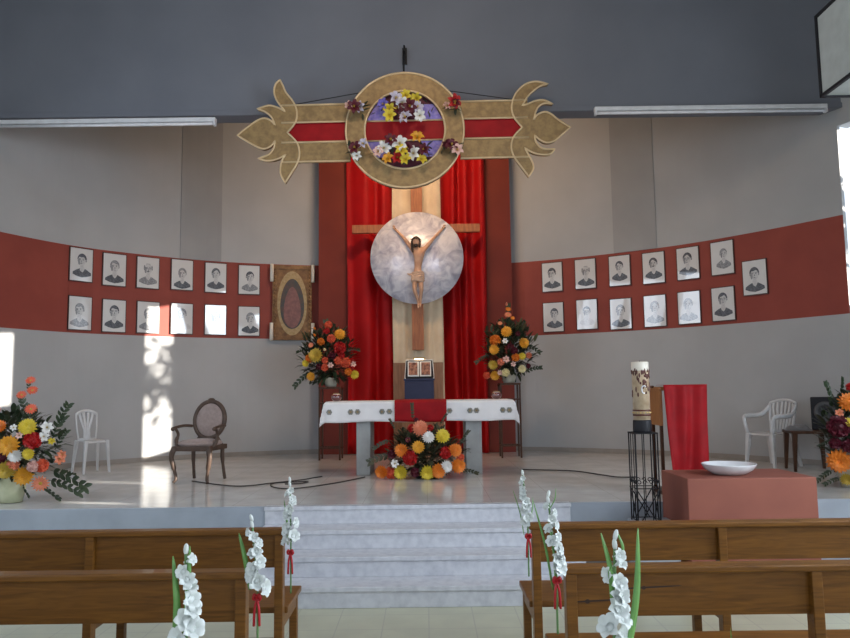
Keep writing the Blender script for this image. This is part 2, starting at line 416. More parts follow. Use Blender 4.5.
pp = MB(); pp.box(-.167,.167,-.0135,0,-.240,.240); PPm = pp.mesh('print', M['paper'])
PORT = [ # x, y, kwargs, label
 (80.5,265,dict(hair='dark',hz=.05,hx=.01,turn=-1),'portrait of a man with thick dark hair, leftmost of the upper left row'),
 (114,270,dict(hair='mid',hz=.03,coat='dark'),'pale grey-haired man in dark coat, second portrait of the upper left row'),
 (147.5,273,dict(bald=True,hz=.045,coat='mid',glasses=True,beard=True),'balding man with glasses, third portrait of the upper left row'),
 (181.8,275,dict(hair='mid',hz=.0,s=.95,coat='dark'),'faint low head over dark shoulders, fourth portrait of the upper left row'),
 (215.5,278,dict(hair='dark',hz=.045,coat='dark'),'young man with short black hair, fifth portrait of the upper left row'),
 (249,280,dict(hair='dark',hz=.03,hx=.01,turn=1,s=.95,coat='mid'),'portrait of a man turned sideways, upper row, beside the gilded picture'),
 (79.3,313.3,dict(hair='mid',hz=.03,hx=-.01,turn=-1,coat='mid'),'faint white-haired old man, leftmost portrait of the lower left row'),
 (113.5,316,dict(hair='dark',hz=.045,coat='dark'),'man with round dark fringe, second portrait of the lower left row'),
 (147.7,317.5,dict(hair='mid',hz=.03,coat='mid'),'portrait bleached by the sun patch, third of the lower left row'),
 (181.5,318.8,dict(hair='mid',hz=.05,coat='pale'),'portrait hidden by window glare, fourth of the lower left row'),
 (215.2,320,dict(bald=True,hz=.03,coat='pale'),'portrait washed white by glare, fifth of the lower left row'),
 (248.8,321.3,dict(hair='mid',hz=.03,hx=.02,turn=1,coat='dark'),'portrait of a man in dark coat, lower row, beside the gilded picture'),
 (552.5,277.2,dict(hair='dark',hz=.04,hx=.0,glasses=True,turn=-1),'man with glasses, upper row, first portrait right of the red panel'),
 (585.7,274,dict(bald=True,hz=.03,hx=.01,glasses=True),'bald man in black cape, second portrait of the upper right row'),
 (620,270.8,dict(hair='dark',hz=.05,s=.9),'thin-faced person in black V-neck, third portrait of the upper right row'),
 (654,268,dict(hair='dark',hz=.05,beard=True,coat='dark',s=.95),'man with moustache and dark jacket, fourth portrait of the upper right row'),
 (688.5,263.5,dict(hair='dark',hz=.05,glasses=True,turn=-1),'dark-haired man with glasses, fifth portrait of the upper right row'),
 (723,258,dict(hair='mid',hz=.04,hx=.02,turn=1,coat='mid',s=.8),'narrow shaded profile, highest and sixth portrait of the upper right row'),
 (755.5,277.5,dict(hair='dark',hz=.03,hx=.0),'framed portrait hanging alone at the far right of the red band'),
 (553.7,317.3,dict(hair='dark',hz=.04,hx=.02,coat='dark',s=.95),'bright-faced man in dark collar, first portrait of the lower right row'),
 (587.3,314.5,dict(hair='dark',hz=.03,coat='pale',glasses=True,s=.9),'portrait with a pale glare streak, second of the lower right row'),
 (621.2,314,dict(hair='mid',hz=.03,coat='dark',s=1.05),'grey-haired man in wide dark coat, third portrait of the lower right row'),
 (655.5,311,dict(hair='mid',hz=.04,coat='mid'),'portrait veiled in bluish glare, fourth of the lower right row'),
 (689.7,307.7,dict(hair='mid',hz=.03,coat='mid',hx=-.01),'faint face with pale shoulders, fifth portrait of the lower right row'),
 (724,304,dict(hair='dark',hz=.05,glasses=True,coat='dark'),'man with glasses and neat dark hair, last portrait of the lower right row'),
]
for k, (x, y, kw, lab) in enumerate(PORT):
    p, ang = wallhit(x, y)
    nn = Vector((math.sin(ang), -math.cos(ang), 0))
    e = empty('portrait', p+nn*.015, ang, lab, 'portrait', 'framed portraits along the red wall band')
    for nm, me in (('frame', FR), ('print', PPm)):
        o = bpy.data.objects.new(nm, me); col.objects.link(o); o.parent = e
    drawing(k, **kw).build('drawing', [M['ink'], M['inkmid'], M['inklight']], e)

# gold framed picture left of the panel (a plain oval design inside)
p, ang = wallhit(292, 303)
nn = Vector((math.sin(ang), -math.cos(ang), 0))
e = empty('framed_picture', p+nn*.04, ang, 'tall gilded picture frame with an oval rose and dark panel, left of the red drapes', 'picture')
W2, H2 = .33, .64
f = MB()
for (x0, x1, z0, z1) in ((-W2,W2,-H2,-H2+.07), (-W2,W2,H2-.07,H2), (-W2,-W2+.07,-H2+.07,H2-.07), (W2-.07,W2,-H2+.07,H2-.07)): f.box(x0,x1,-.03,.03,z0,z1)
for k in range(18):
    z = -H2+.07+k*(2*H2-.14)/17
    for sx in (-1, 1): f.ell((sx*(W2-.035), -.034, z), .022, .014, .028, 8, 6)
f.build('frame', M['artgold'], e, .006)
f = MB(); f.box(-W2+.07,W2-.07,-.008,.02,-H2+.07,H2-.07, 0)
f.build('panel', M['artgold'], e)
f = MB(); f.disc(0,-.01,.25,.55,-.008,0,40,.004); f.build('oval_field', M['artpale'], e)
o = [(math.cos(a)*.20*(1+.12*math.sin(a*-1)), -.02+.43*math.sin(a)) for a in [2*PI*i/36 for i in range(36)]]
f = MB(); f.prism(o, -.019, -.012); f.build('dark_shape', M['artdark'], e)
o = [(math.cos(a)*.14*(1-.25*math.sin(a)), -.08+.35*math.sin(a)) for a in [2*PI*i/36 for i in range(36)]]
f = MB(); f.prism(o, -.024, -.019); f.build('rose_shape', M['artrose'], e)
for sx in (-1, 1):
    for sz in (-1, 1):
        f = MB(); z = sz*(H2-.14)
        f.lathe([(.001,z-.15),(.03,z-.148),(.03,z+.148),(.001,z+.15)], 14, M4=Matrix.Translation((sx*(W2+.015), -.055, 0)))
        o = f.build('corner_candle', M['candlewhite'], e)
        g = MB(); g.box(sx*(W2+.015)-.03, sx*(W2+.015)+.03, -.03, .0, z-.03, z+.03); g.build('bracket', M['artgold'], o)

# ---------------------------------------------------------------- drapes
def drape(name, x0, x1, ztop, zbot, y, m, label, cat, folds, amp=.10, seed=0, flare=0.0):
    r = random.Random(seed); cx = (x0+x1)/2; hw = (x1-x0)/2
    e = empty(name, (cx, y, zbot), 0, label, cat)
    mb = MB(); nx, nz = folds*10, 24
    ph = [r.uniform(0, 6) for _ in range(4)]
    for j in range(nz+1):
        v = j/nz; z = (ztop-zbot)*(1-v)
        for i in range(nx+1):
            u = i/nx*2-1
            wob = .25*math.sin(1.7*v*3+ph[0])+.2*math.sin(u*3+ph[1])
            a = amp*(.55+.45*v)*math.sin(PI*folds*(u+1)+wob+.5*math.sin(u*5+ph[2]))
            a += amp*.12*math.sin(PI*folds*1.7*(u+1)+ph[3]+v*1.3)
            mb.v.append(Vector((u*hw*(1+flare*v)+.012*math.sin(v*5+u*7+ph[1]), a, z)))
    for j in range(nz):
        for i in range(nx):
            q = j*(nx+1)+i; mb.f.append((q, q+1, q+nx+2, q+nx+1)); mb.m.append(0); mb.smooth.append(True)
    o = mb.build('fabric', m, e); s = o.modifiers.new('thick', 'SOLIDIFY'); s.thickness = .006
    h = MB(); h.box(-hw, hw, -.05, .05, ztop-zbot-.02, ztop-zbot+.05); h.build('heading', m, e)
    return e
ZT = 5.75
lx0, lx1 = P(346.5, 300, 11.85).x, P(394, 300, 11.85).x
rx0, rx1 = P(441.5, 300, 11.85).x, P(487, 300, 11.85).x
drape('curtain', lx0, lx1, ZT, STAGE+.01, 11.96, M['curtain'], 'long red curtain hanging left of the crucifix behind the altar', 'curtain', 2, seed=1)
drape('curtain', rx0, rx1, ZT, STAGE+.01, 11.96, M['curtain'], 'long red curtain hanging right of the crucifix behind the altar', 'curtain', 3, seed=2)
c0, c1 = P(393, 300, 11.8).x, P(442.5, 300, 11.8).x
drape('drape', c0, c1, ZT+.02, STAGE+.02, 11.80, M['cream'], 'cream cloth hanging between the two red curtains behind the crucifix', 'drape', 4, amp=.018, seed=3)
e = MB(); e.tube([(lx0-.1,11.88,ZT+.09),(rx1+.1,11.88,ZT+.09)], .018, 10)
r_ = e.build('rod', M['darkwood']); 
r0 = empty('curtain_rod', (lx0-.1, 11.88, ZT+.09), 0, 'dark curtain rod behind the hanging gold cross', 'curtain rod'); r_.parent = r0; r_.location = (-(lx0-.1), -11.88, -(ZT+.09))
for xx in (lx0, rx1):
    g = MB(); g.tube([(xx-(lx0-.1), 0, 0), (xx-(lx0-.1), .2, 0)], .012, 8); g.build('bracket', M['black'], r0)

# ---------------------------------------------------------------- crucifix
YC = 11.62
S = YC/FPX*1.003
cc = P(417, 258, YC)
cr = empty('crucifix', (cc.x, YC, cc.z), 0, 'wooden crucifix with a pale carved figure before a pearly silver disc', 'crucifix')
def q(x, y): v = P(x, y, YC)-cc; return v.x, v.z
zb = q(417, 350)[1]; zt = q(417, 178)[1]; wv = .095
mb = MB(); mb.box(-wv, wv, 0, .09, zb, zt); mb.build('upright_beam', M['crosswood'], cr, .006)
bx0, bz = q(352, 229.5); bx1, _ = q(480, 228)
mb = MB(); mb.box(bx0, -wv, .005, .085, bz-.06, bz+.075); mb.box(wv, bx1, .005, .085, bz-.06, bz+.075); mb.build('cross_bar', M['crosswood'], cr, .006)
mb = MB(); mb.lathe([(.001,0),(.735,0),(.76,.012),(.76,.03),(.001,.035)], 72, M4=Matrix.Rotation(R(90), 4, 'X') @ Matrix.Translation((0,0,0)))
mb.build('disc', M['silver'], cr)
def skinned(name, verts, edges, rads, m, parent, extra=None, sub=2):
    me = bpy.data.meshes.new(name+'_s'); me.from_pydata(verts, edges, [])
    o = bpy.data.objects.new(name, me); col.objects.link(o)
    md = o.modifiers.new('skin', 'SKIN')
    if not me.skin_vertices: bpy.context.view_layer.update()
    for i, r in enumerate(rads):
        me.skin_vertices[0].data[i].radius = (r, r) if not isinstance(r, tuple) else r
    me.skin_vertices[0].data[0].use_root = True
    sb = o.modifiers.new('sub', 'SUBSURF'); sb.levels = sub; sb.render_levels = sub
    bpy.context.view_layer.update()
    dg = bpy.context.evaluated_depsgraph_get()
    ev = bpy.data.meshes.new_from_object(o.evaluated_get(dg))
    bpy.data.objects.remove(o); 
    n = bpy.data.objects.new(name, ev); col.objects.link(n); n.parent = parent
    if extra:
        bm = bmesh.new(); bm.from_mesh(ev); t = extra.mesh('t', m); bm.from_mesh(t); bm.to_mesh(ev); bm.free()
    ev.materials.clear(); ev.materials.append(m)
    for pl in ev.polygons: pl.use_smooth = True
    return n
def QQ(x, y, d=-.10): a, b = q(x, y); return (a, d, b)
V = [QQ(417.5,277,-.10), QQ(418,268,-.105), QQ(419,258,-.13), QQ(419,252,-.12), QQ(417.5,248.5,-.13), QQ(416.4,245.5,-.16), QQ(416.1,243,-.17),
     QQ(413,251,-.115), QQ(404,239,-.08), QQ(396.5,231,-.05), QQ(394.5,229,-.05),
     QQ(424,251,-.115), QQ(433,240,-.08), QQ(441.5,230.5,-.05), QQ(443.5,228.5,-.05),
     QQ(415,281,-.11), QQ(414.5,291,-.16), QQ(418,301,-.08), QQ(418.5,305,-.075), QQ(418,309,-.12),
     QQ(420.5,281,-.11), QQ(421.5,290,-.16), QQ(420.5,301,-.08), QQ(420.5,304,-.075), QQ(420,308,-.12)]
E_ = [(0,1),(1,2),(2,3),(3,4),(4,5),(5,6),(3,7),(7,8),(8,9),(9,10),(3,11),(11,12),(12,13),(13,14),(0,15),(15,16),(16,17),(17,18),(18,19),(0,20),(20,21),(21,22),(22,23),(23,24)]
RD = [.068,.06,.085,.072,.03,.042,.05,.042,.028,.02,.018,.042,.028,.02,.018,.052,.036,.024,.02,.016,.052,.036,.024,.02,.016]
# fingers
for base, sx in ((10, -1), (14, 1)):
    b = Vector(V[base])
    for k, (an, L) in enumerate(((100,.045),(80,.052),(62,.054),(44,.046),(8,.036))):
        a = R(an) if sx > 0 else PI-R(an)
        d = Vector((math.cos(a), -.25, math.sin(a))).normalized()
        V.append(tuple(b+d*L*.6)); V.append(tuple(b+d*L+Vector((0,-.012,0)))); RD += [.0065, .005]
        n = len(V); E_ += [(base, n-2), (n-2, n-1)]
hd = Vector(QQ(416.2, 244, -.17))
ex = MB(); ex.ell(hd, .058, .062, .08, 16, 12); ex.ell(hd+Vector((-.004,-.06,-.01)), .010, .018, .022, 8, 6)
for sx in (-1, 1): ex.ell(hd+Vector((sx*.058,.005,-.005)), .008, .014, .02, 8, 6); ex.ell(hd+Vector((sx*.022-.003,-.053,.008)), .012, .008, .007, 8, 6)
ex.ell(hd+Vector((-.003,-.056,-.038)), .02, .01, .006, 8, 6)
fig = skinned('carved_figure', V, E_, RD, M['skin'], cr, ex)
h = MB(); h.ell(hd+Vector((0,.014,.022)), .066, .064, .075, 16, 12)
h.tube([hd+Vector((-.058,-.01,.02)), hd+Vector((-.066,-.015,-.05)), hd+Vector((-.062,-.03,-.12)), hd+Vector((-.05,-.035,-.18))], [.022,.026,.022,.008], 8)
h.tube([hd+Vector((.055,-.005,.02)), hd+Vector((.06,0,-.05)), hd+Vector((.05,.0,-.10))], [.02,.02,.008], 8)
h.ell(hd+Vector((-.004,-.04,-.062)), .034, .026, .034, 10, 8)
h.build('hair_and_beard', M['hair'], fig)
h = MB()
pts = [hd+Vector((.072*math.cos(a), .072*math.sin(a), .042+.006*math.sin(5*a))) for a in [2*PI*i/24 for i in range(24)]]
h.tube(pts, .009, 6, closed=True)
for i in range(0, 24, 2):
    d = (pts[i]-hd-Vector((0,0,.03))).normalized(); h.tube([pts[i], pts[i]+d*.035+Vector((0,0,rnd.uniform(-.015,.02)))], [.004,.001], 5)
h.build('thorn_crown', M['thorn'], fig)
h = MB(); o0 = Vector(QQ(417.8, 277, -.10))
for j in range(5): h.tube([o0+Vector((.088*math.cos(a), .082*math.sin(a), -.075+j*.03+.012*math.sin(2*a+j))) for a in [2*PI*i/20 for i in range(20)]], .024, 8, closed=True)
h.tube([o0+Vector((-.085,-.03,.03)), o0+Vector((-.13,-.035,.02)), o0+Vector((-.17,-.03,.035))], [.02,.018,.006], 8)
h.tube([o0+Vector((-.07,-.06,.0)), o0+Vector((-.09,-.06,-.07)), o0+Vector((-.085,-.05,-.13))], [.02,.022,.008], 8)
h.build('loincloth', M['loincloth'], fig)
for x, y in ((395.5,230),(442.6,229.4),(419.5,306)):
    h = MB(); p_ = Vector(QQ(x, y, -.02)); h.tube([p_, p_+Vector((0,-.085,0))], .005, 6); h.ell(p_+Vector((0,-.085,0)), .009,.005,.009, 8, 5); h.build('nail', M['black'], cr)

# ---------------------------------------------------------------- hanging ring cross
YH = 8.75
hc = P(405, 131, YH); px = (P(415,131,YH)-P(395,131,YH)).length/20
hcx = empty('hanging_cross', (hc.x, YH, hc.z), 0, 'large gold and red ring cross with flame-shaped tips hanging on wires above the altar', 'cross')
hcx.rotation_euler = (0, R(-.55), 0)
RO, RI = 58.7*px, 40*px
def arcring(r0, r1, y0, y1, n=72):
    m = MB(); vs = []
    for k in range(n):
        a = 2*PI*k/n
        for r, y in ((r0,y0),(r1,y0),(r1,y1),(r0,y1)): vs.append((r*math.cos(a), y, r*math.sin(a)))
    fs = []
    for k in range(n):
        b = k*4; c = ((k+1) % n)*4
        for j in range(4): fs.append((b+j, b+(j+1) % 4, c+(j+1) % 4, c+j))
    return m.add(vs, fs)
ring = arcring(RI, RO, -.05, .05).build('ring', M['gold'], hcx)
for r in (RI, RO):
    g = MB(); g.tube([(r*math.cos(a), -.05, r*math.sin(a)) for a in [2*PI*i/72 for i in range(72)]], .014, 6, closed=True); g.build('rim', M['goldrim'], ring)
g = MB(); g.tube([(-.65*RI,-.02,z) for z in ()], .01, 6) if False else None
AX = 117*px; zo, zi = 29.2*px, 10.2*px
for sx in (-1, 1):
    for sz in (-1, 1):
        x0, x1 = sorted((sx*RO*.93, sx*(AX+6*px)))
        if sz > 0: z0, z1 = zi, zo-1*px
        else: z0, z1 = -zo-1*px, -zi
        b = MB(); b.box(x0, x1, -.03, .03, z0, z1); o = b.build('arm_band', M['gold'], hcx, .004)
        for z in (z0, z1):
            g = MB(); g.tube([(x0,-.034,z),(x1,-.034,z)], .012, 6); g.build('rim', M['goldrim'], o)
b = MB(); b.box(-AX-8*px, AX+8*px, -.012, .012, -zi, zi); b.build('red_panel', M['crossred'], hcx)
for z in (zi, -zi):
    g = MB(); g.tube([(-RI,-.02,z),(RI,-.02,z)], .011, 6); g.build('inner_rim', M['goldrim'], hcx)
for sz in (-1, 1):
    for sx in (-1, 1):
        z0, z1 = zi, 27*px
        o = [(sx*16*px, sz*z0), (sx*38.5*px, sz*z0), (sx*(RI*.985)*math.cos(math.asin(z1/RI)), sz*z1), (sx*16*px, sz*z1)]
        b = MB(); b.prism(o, -.008, .008); b.build('violet_panel', M['violet'], hcx)
for sz in (-1, 1):
    zz = 26*px; a0_ = math.asin(zz/RI)
    o = [(RI*math.cos(a0_+(PI-2*a0_)*i/16), sz*RI*math.sin(a0_+(PI-2*a0_)*i/16)) for i in range(17)]
    b = MB(); b.prism(o, .0, .012); z0_, z1_ = sorted((sz*zi, sz*26.2*px)); b.box(-16*px, 16*px, .0, .012, z0_, z1_); b.build('wine_backing', M['petal_burg'], hcx)
# outlines of the two flame tips: t marks sharp points, the rest is smoothed
TIPL = [(0,0,'t'),(-38,48),(-46,100),(-28,150),(6,195),(20,228),(35,258,'t'),(56,238),(64,200),(52,160),(30,128),(10,103,'t'),(45,122),(90,134),(145,118,'t'),(108,104),(76,76),(60,38,'t'),(82,62),(118,72),(165,50),(240,-8,'t'),(170,-52),(118,-76),(80,-64),(60,-38,'t'),(66,-72),(90,-104),(140,-122,'t'),(95,-134),(45,-126),(10,-106,'t'),(30,-145),(34,-195),(12,-242,'t'),(-18,-195),(-45,-150),(-57,-105),(-50,-60),(-30,-30)]
TIPR = [(0,0,'t'),(-35,45),(-48,92),(-38,142),(-10,185),(30,214),(80,222),(132,208,'t'),(96,200),(60,176),(30,148),(4,106,'t'),(32,114),(68,128),(110,130),(150,110,'t'),(110,114),(76,92),(56,35,'t'),(75,60),(110,73),(140,62),(172,35),(230,-5,'t'),(182,-45),(150,-70),(112,-77),(80,-62),(58,-40,'t'),(64,-75),(95,-105),(152,-108,'t'),(130,-132),(90,-134),(48,-125),(8,-100,'t'),(26,-135),(44,-175),(44,-205),(22,-238,'t'),(-12,-190),(-45,-140),(-56,-98),(-50,-58),(-30,-28)]
def smooth_outline(raw):
    idx = [i for i, p in enumerate(raw) if len(p) == 3]+[len(raw)]
    out = []
    for a, b in zip(idx[:-1], idx[1:]):
        seg = [raw[i % len(raw)] for i in range(a, b+1)]
        out += [(p.x, p.y) for p in spline([(q_[0], q_[1], 0) for q_ in seg], 4)][:-1]
    return out
def fin(sx):
    k = px/4.72
    pts = [(sx*(AX+u*k*.98), v*k) for u, v in smooth_outline(TIPR if sx > 0 else TIPL)]
    b = MB(); b.prism(pts, -.035, .035); o = b.build('flame_tip', M['gold'], hcx)
    g = MB(); g.tube([(a, -.036, c) for a, c in pts], .0125, 6, closed=True); g.build('rim', M['goldrim'], o)
fin(-1); fin(1)
# lilies on the cross
def petal_mesh(mb, L, W, curl, lift, ang, mi=0, tipsharp=1., y0=0.):
    n = 6; vs = []; ca, sa = math.cos(ang), math.sin(ang)
    for i in range(n+1):
        t = i/n; w = W*math.sin(PI*min(1, t*.92+.08))**.8*(1-.15*t) if i < n else .0005
        rr = y0+L*t*(1-curl*.25*t); z = lift*math.sin(t*PI*.55)*L-curl*L*t*t*.5
        for s, dz in ((-1, .18*w), (0, 0), (1, .18*w)):
            x_, y_ = rr, s*w
            vs.append((x_*ca-y_*sa, x_*sa+y_*ca, z+dz))
    fs = []
    for i in range(n):
        for k in range(2):
            a = i*3+k; fs.append((a, a+1, a+4, a+3))
    mb.add(vs, fs, mi, None, True)
MESH = {}
def bloom(kind, c):
    key = (kind, c)
    if key in MESH: return MESH[key]
    mb = MB(); r = random.Random(hash(kind) % 97 if False else len(kind)*7)
    if kind == 'lily':
        for k in range(6): petal_mesh(mb, 1.0, .24, .9, .75, k*PI/3+(.1 if k % 2 else 0))
        for k in range(5): mb.tube([(0,0,0), (.1*math.cos(k*1.26), .1*math.sin(k*1.26), .5)], [.02,.03], 5, 1)
    elif kind == 'dahlia':
        for ring_, (n, L, lift, z) in enumerate(((16,1.0,.15,0),(15,.88,.45,.1),(13,.72,.8,.2),(10,.52,1.1,.3),(7,.32,1.4,.36))):
            for k in range(n):
                s0 = len(mb.v); petal_mesh(mb, L*r.uniform(.93,1.05), .20, -.15, lift, 2*PI*k/n+ring_*.3)
                for v in mb.v[s0:]: v.z += z
        mb.ell((0,0,.25), .45, .45, .4, 10, 6)
    elif kind == 'carnation':
        for k in range(46):
            a = k*2.399; ph = math.acos(1-1.25*(k+.5)/46)
            d = Vector((math.sin(ph)*math.cos(a), math.sin(ph)*math.sin(a), math.cos(ph)))
            t = MB(); petal_mesh(t, .62, .26, .3, .4, 0)
            M4 = Matrix.Translation(d*.42) @ facing(d, r.uniform(0, 6)) @ Matrix.Rotation(R(-62), 4, 'Y')
            mb.add(t.v, t.f, 0, M4, True)
        mb.ell((0,0,.1), .62, .62, .58, 12, 8)
    elif kind == 'gerbera':
        for k in range(15): petal_mesh(mb, 1.0*r.uniform(.92,1.05), .15, .25, .3, 2*PI*k/15)
        for k in range(12): petal_mesh(mb, .62, .13, .0, .45, 2*PI*k/12+.2)
        mb.ell((0,0,.1), .2, .2, .12, 10, 6, 1)
    elif kind == 'bud':
        mb.lathe([(.01,0),(.35,.25),(.42,.6),(.3,1.1),(.12,1.6),(.01,1.75)], 10)
    MESH[key] = mb.mesh(kind, [M[c], M['mustard']])
    return MESH[key]
def put_bloom(kind, c, parent, loc, n, r, spin=0):
    o = bpy.data.objects.new(kind, bloom(kind, c)); col.objects.link(o); o.parent = parent
    Mx = Matrix.Translation(loc) @ facing(n, spin) @ Matrix.Scale(r, 4); o.matrix_local = Mx
    return o
def leaf(mb, p, d, L, W, mi=0, bend=.25, up=Vector((0,0,1))):
    d = Vector(d).normalized(); s = d.cross(up)
    if s.length < 1e-3: s = Vector((1,0,0))
    s.normalize(); nrm = s.cross(d); vs = []; n = 4
    for i in range(n+1):
        t = i/n; w = W*math.sin(PI*(t*.9+.05))**.8; c = p+d*(L*t)+nrm*(-bend*L*t*t)
        vs += [c-s*w+nrm*(.15*w), c, c+s*w+nrm*(.15*w)]
    fs = []
    for i in range(n):
        for k in range(2): a = i*3+k; fs.append((a, a+1, a+4, a+3))
    mb.add(vs, fs, mi, None, True)
def spray(name, cx, cz, items, rr=.085, off=0):
    e = bpy.data.objects.new('lily_spray', None); col.objects.link(e); e.parent = hcx; e.location = (cx, -.07, cz)
    mb = MB()
    for k in range(max(8, len(items)*2)):
        a = rnd.uniform(0, 2*PI); d = Vector((math.cos(a), -.3, math.sin(a))); leaf(mb, Vector((rnd.uniform(-.1,.1)*len(items)*.3, -.0, rnd.uniform(-.05,.05)+off*px))+d*.02, d, rnd.uniform(.07,.12), .022)
    mb.build('foliage', M['leafolive'], e)
    for (x, z, c, s) in items:
        n = Vector((rnd.uniform(-.5,.5), -1, rnd.uniform(-.4,.4)))
        put_bloom('lily', c, e, (x*px, -.05-rnd.uniform(0,.06), z*px), n, rr*s*1.38, rnd.uniform(0, 6))
# cross-cluster positions measured in photo pixels about the ring centre (405,131)
spray('a', 0, 0, [(-9,27,'lilac',1.1),(2,32,'yellow',.9),(13,29,'yellow',.9),(-14,19,'yellow',1.0),(-20,24,'blue_p',.9),(-2,24,'white',1.0),(6,20,'burgundy',1.1),(-1,12,'burgundy',1.0),(-14,11,'yellow',1.0),(2,8,'lilac',1.1),(15,11,'white',.9),(12,19,'lilac',1.0),(-6,18,'burgundy',.9)], off=21)
spray('b', 0, 0, [(-14,-15,'burgundy',1.0),(-21,-22,'white',1.1),(-5,-18,'white',1.2),(-4,-26,'yellow',1.0),(12,-13,'amber',1.0),(9,-27,'white',1.1),(-16,-33,'amber',.9),(1,-34,'yellow',.9),(15,-34,'yellow',.9),(-26,-26,'pink',.8),(3,-22,'burgundy',.9),(19,-24,'burgundy',.9),(-8,-31,'red',.9)], off=-24)
spray('c', -49*px, 21*px, [(0,0,'burgundy',1.1),(-5,2,'pink',.7),(6,1,'lilac',.9)], .08)
spray('d', -48*px, -22*px, [(0,1,'burgundy',1.1),(8,4,'lilac',.9),(1,-6,'white',.8)], .08)
spray('e', 46*px, 22*px, [(2,2,'red',1.2),(5,-2,'burgundy',.9),(-4,-2,'pink',.7)], .08)
spray('f', 45*px, -21*px, [(0,0,'burgundy',1.1),(6,-5,'pink',1.0),(-5,3,'burgundy',.7)], .08)
g = MB(); g.tube([(0,0,RO),(0,.02,RO+.33)], .012, 8); g.build('hanging_chain', M['black'], hcx)
for sx in (-1, 1):
    g = MB(); g.tube([(sx*RO*.72,0,RO*.70),(sx*(AX-2*px),0,zo)], .005, 6); g.build('wire', M['black'], hcx)
# hook on the beam that carries it
e = empty('ceiling_hook', (hc.x, 8.985, hc.z+RO+.36), 0, 'black iron hook on the beam holding the gold cross', 'hook')
g = MB(); g.box(-.03,.03,-.015,.0,-.12,.10); g.tube([(0,-.01,.04),(0,-.14,.06),(0,-.235,.02),(0,-.235,-.03),(0,-.20,-.05)], .012, 8); g.build('hook', M['black'], e)

# ---------------------------------------------------------------- lamps on the beam
def batten(x0, x1, z, label):
    L = x1-x0; e = empty('fluorescent_lamp', (x0, 8.90, z), 0, label, 'lamp', 'unlit fluorescent battens along the beam')
    b = MB(); b.box(0, L, .0, .085, -.02, .035); b.build('housing', M['fixture'], e, .008)
    for zz in (-.045,):
        t = MB(); t.tube([(.03,.03,zz),(L-.03,.03,zz)], .019, 12); t.build('tube', M['tube'], e)
    for xx in (.0, L-.03):
        t = MB(); t.box(xx, xx+.03, .0, .07, -.07, -.02); t.build('end_cap', M['fixture'], e, .004)
a0, a1 = P(-18, 122, 8.9), P(215, 121, 8.9)
batten(a0.x, a1.x, P(215, 119.5, 8.9).z, 'long unlit white fluorescent batten on the beam left of the gold cross')
b0, b1 = P(595, 109, 8.9), P(828, 108, 8.9)
batten(b0.x, b1.x, P(710, 107.5, 8.9).z, 'long unlit white fluorescent batten on the beam right of the gold cross')

# ---------------------------------------------------------------- white box upper right
p0 = P(822, 96, 6.2); p1 = P(822, 17, 6.2)
e = empty('hanging_box', (p0.x, 6.2, p0.z), 0, 'milky white box with dark edges hanging in the upper right corner', 'box')
hh = p1.z-p0.z; WX, DY = .9, 1.3
b = MB(); b.box(0, WX, -DY, 0, 0, hh); b.build('panels', M['boxwhite'], e)
g = MB(); t = .014
for x in (0, WX):
    for y in (-DY, 0): g.box(x-t, x+t, y-t, y+t, -t, hh+t)
    for z in (0, hh): g.box(x-t, x+t, -DY, 0, z-t, z+t)
for y in (-DY, 0):
    for z in (0, hh): g.box(0, WX, y-t, y+t, z-t, z+t)
g.build('edge_frame', M['blackplastic'], e)
for x in (.15, WX-.15):
    g = MB(); g.tube([(x,-DY/2,hh),(x,-DY/2,ZC-p0.z)], .01, 8); g.build('hanger', M['black'], e)

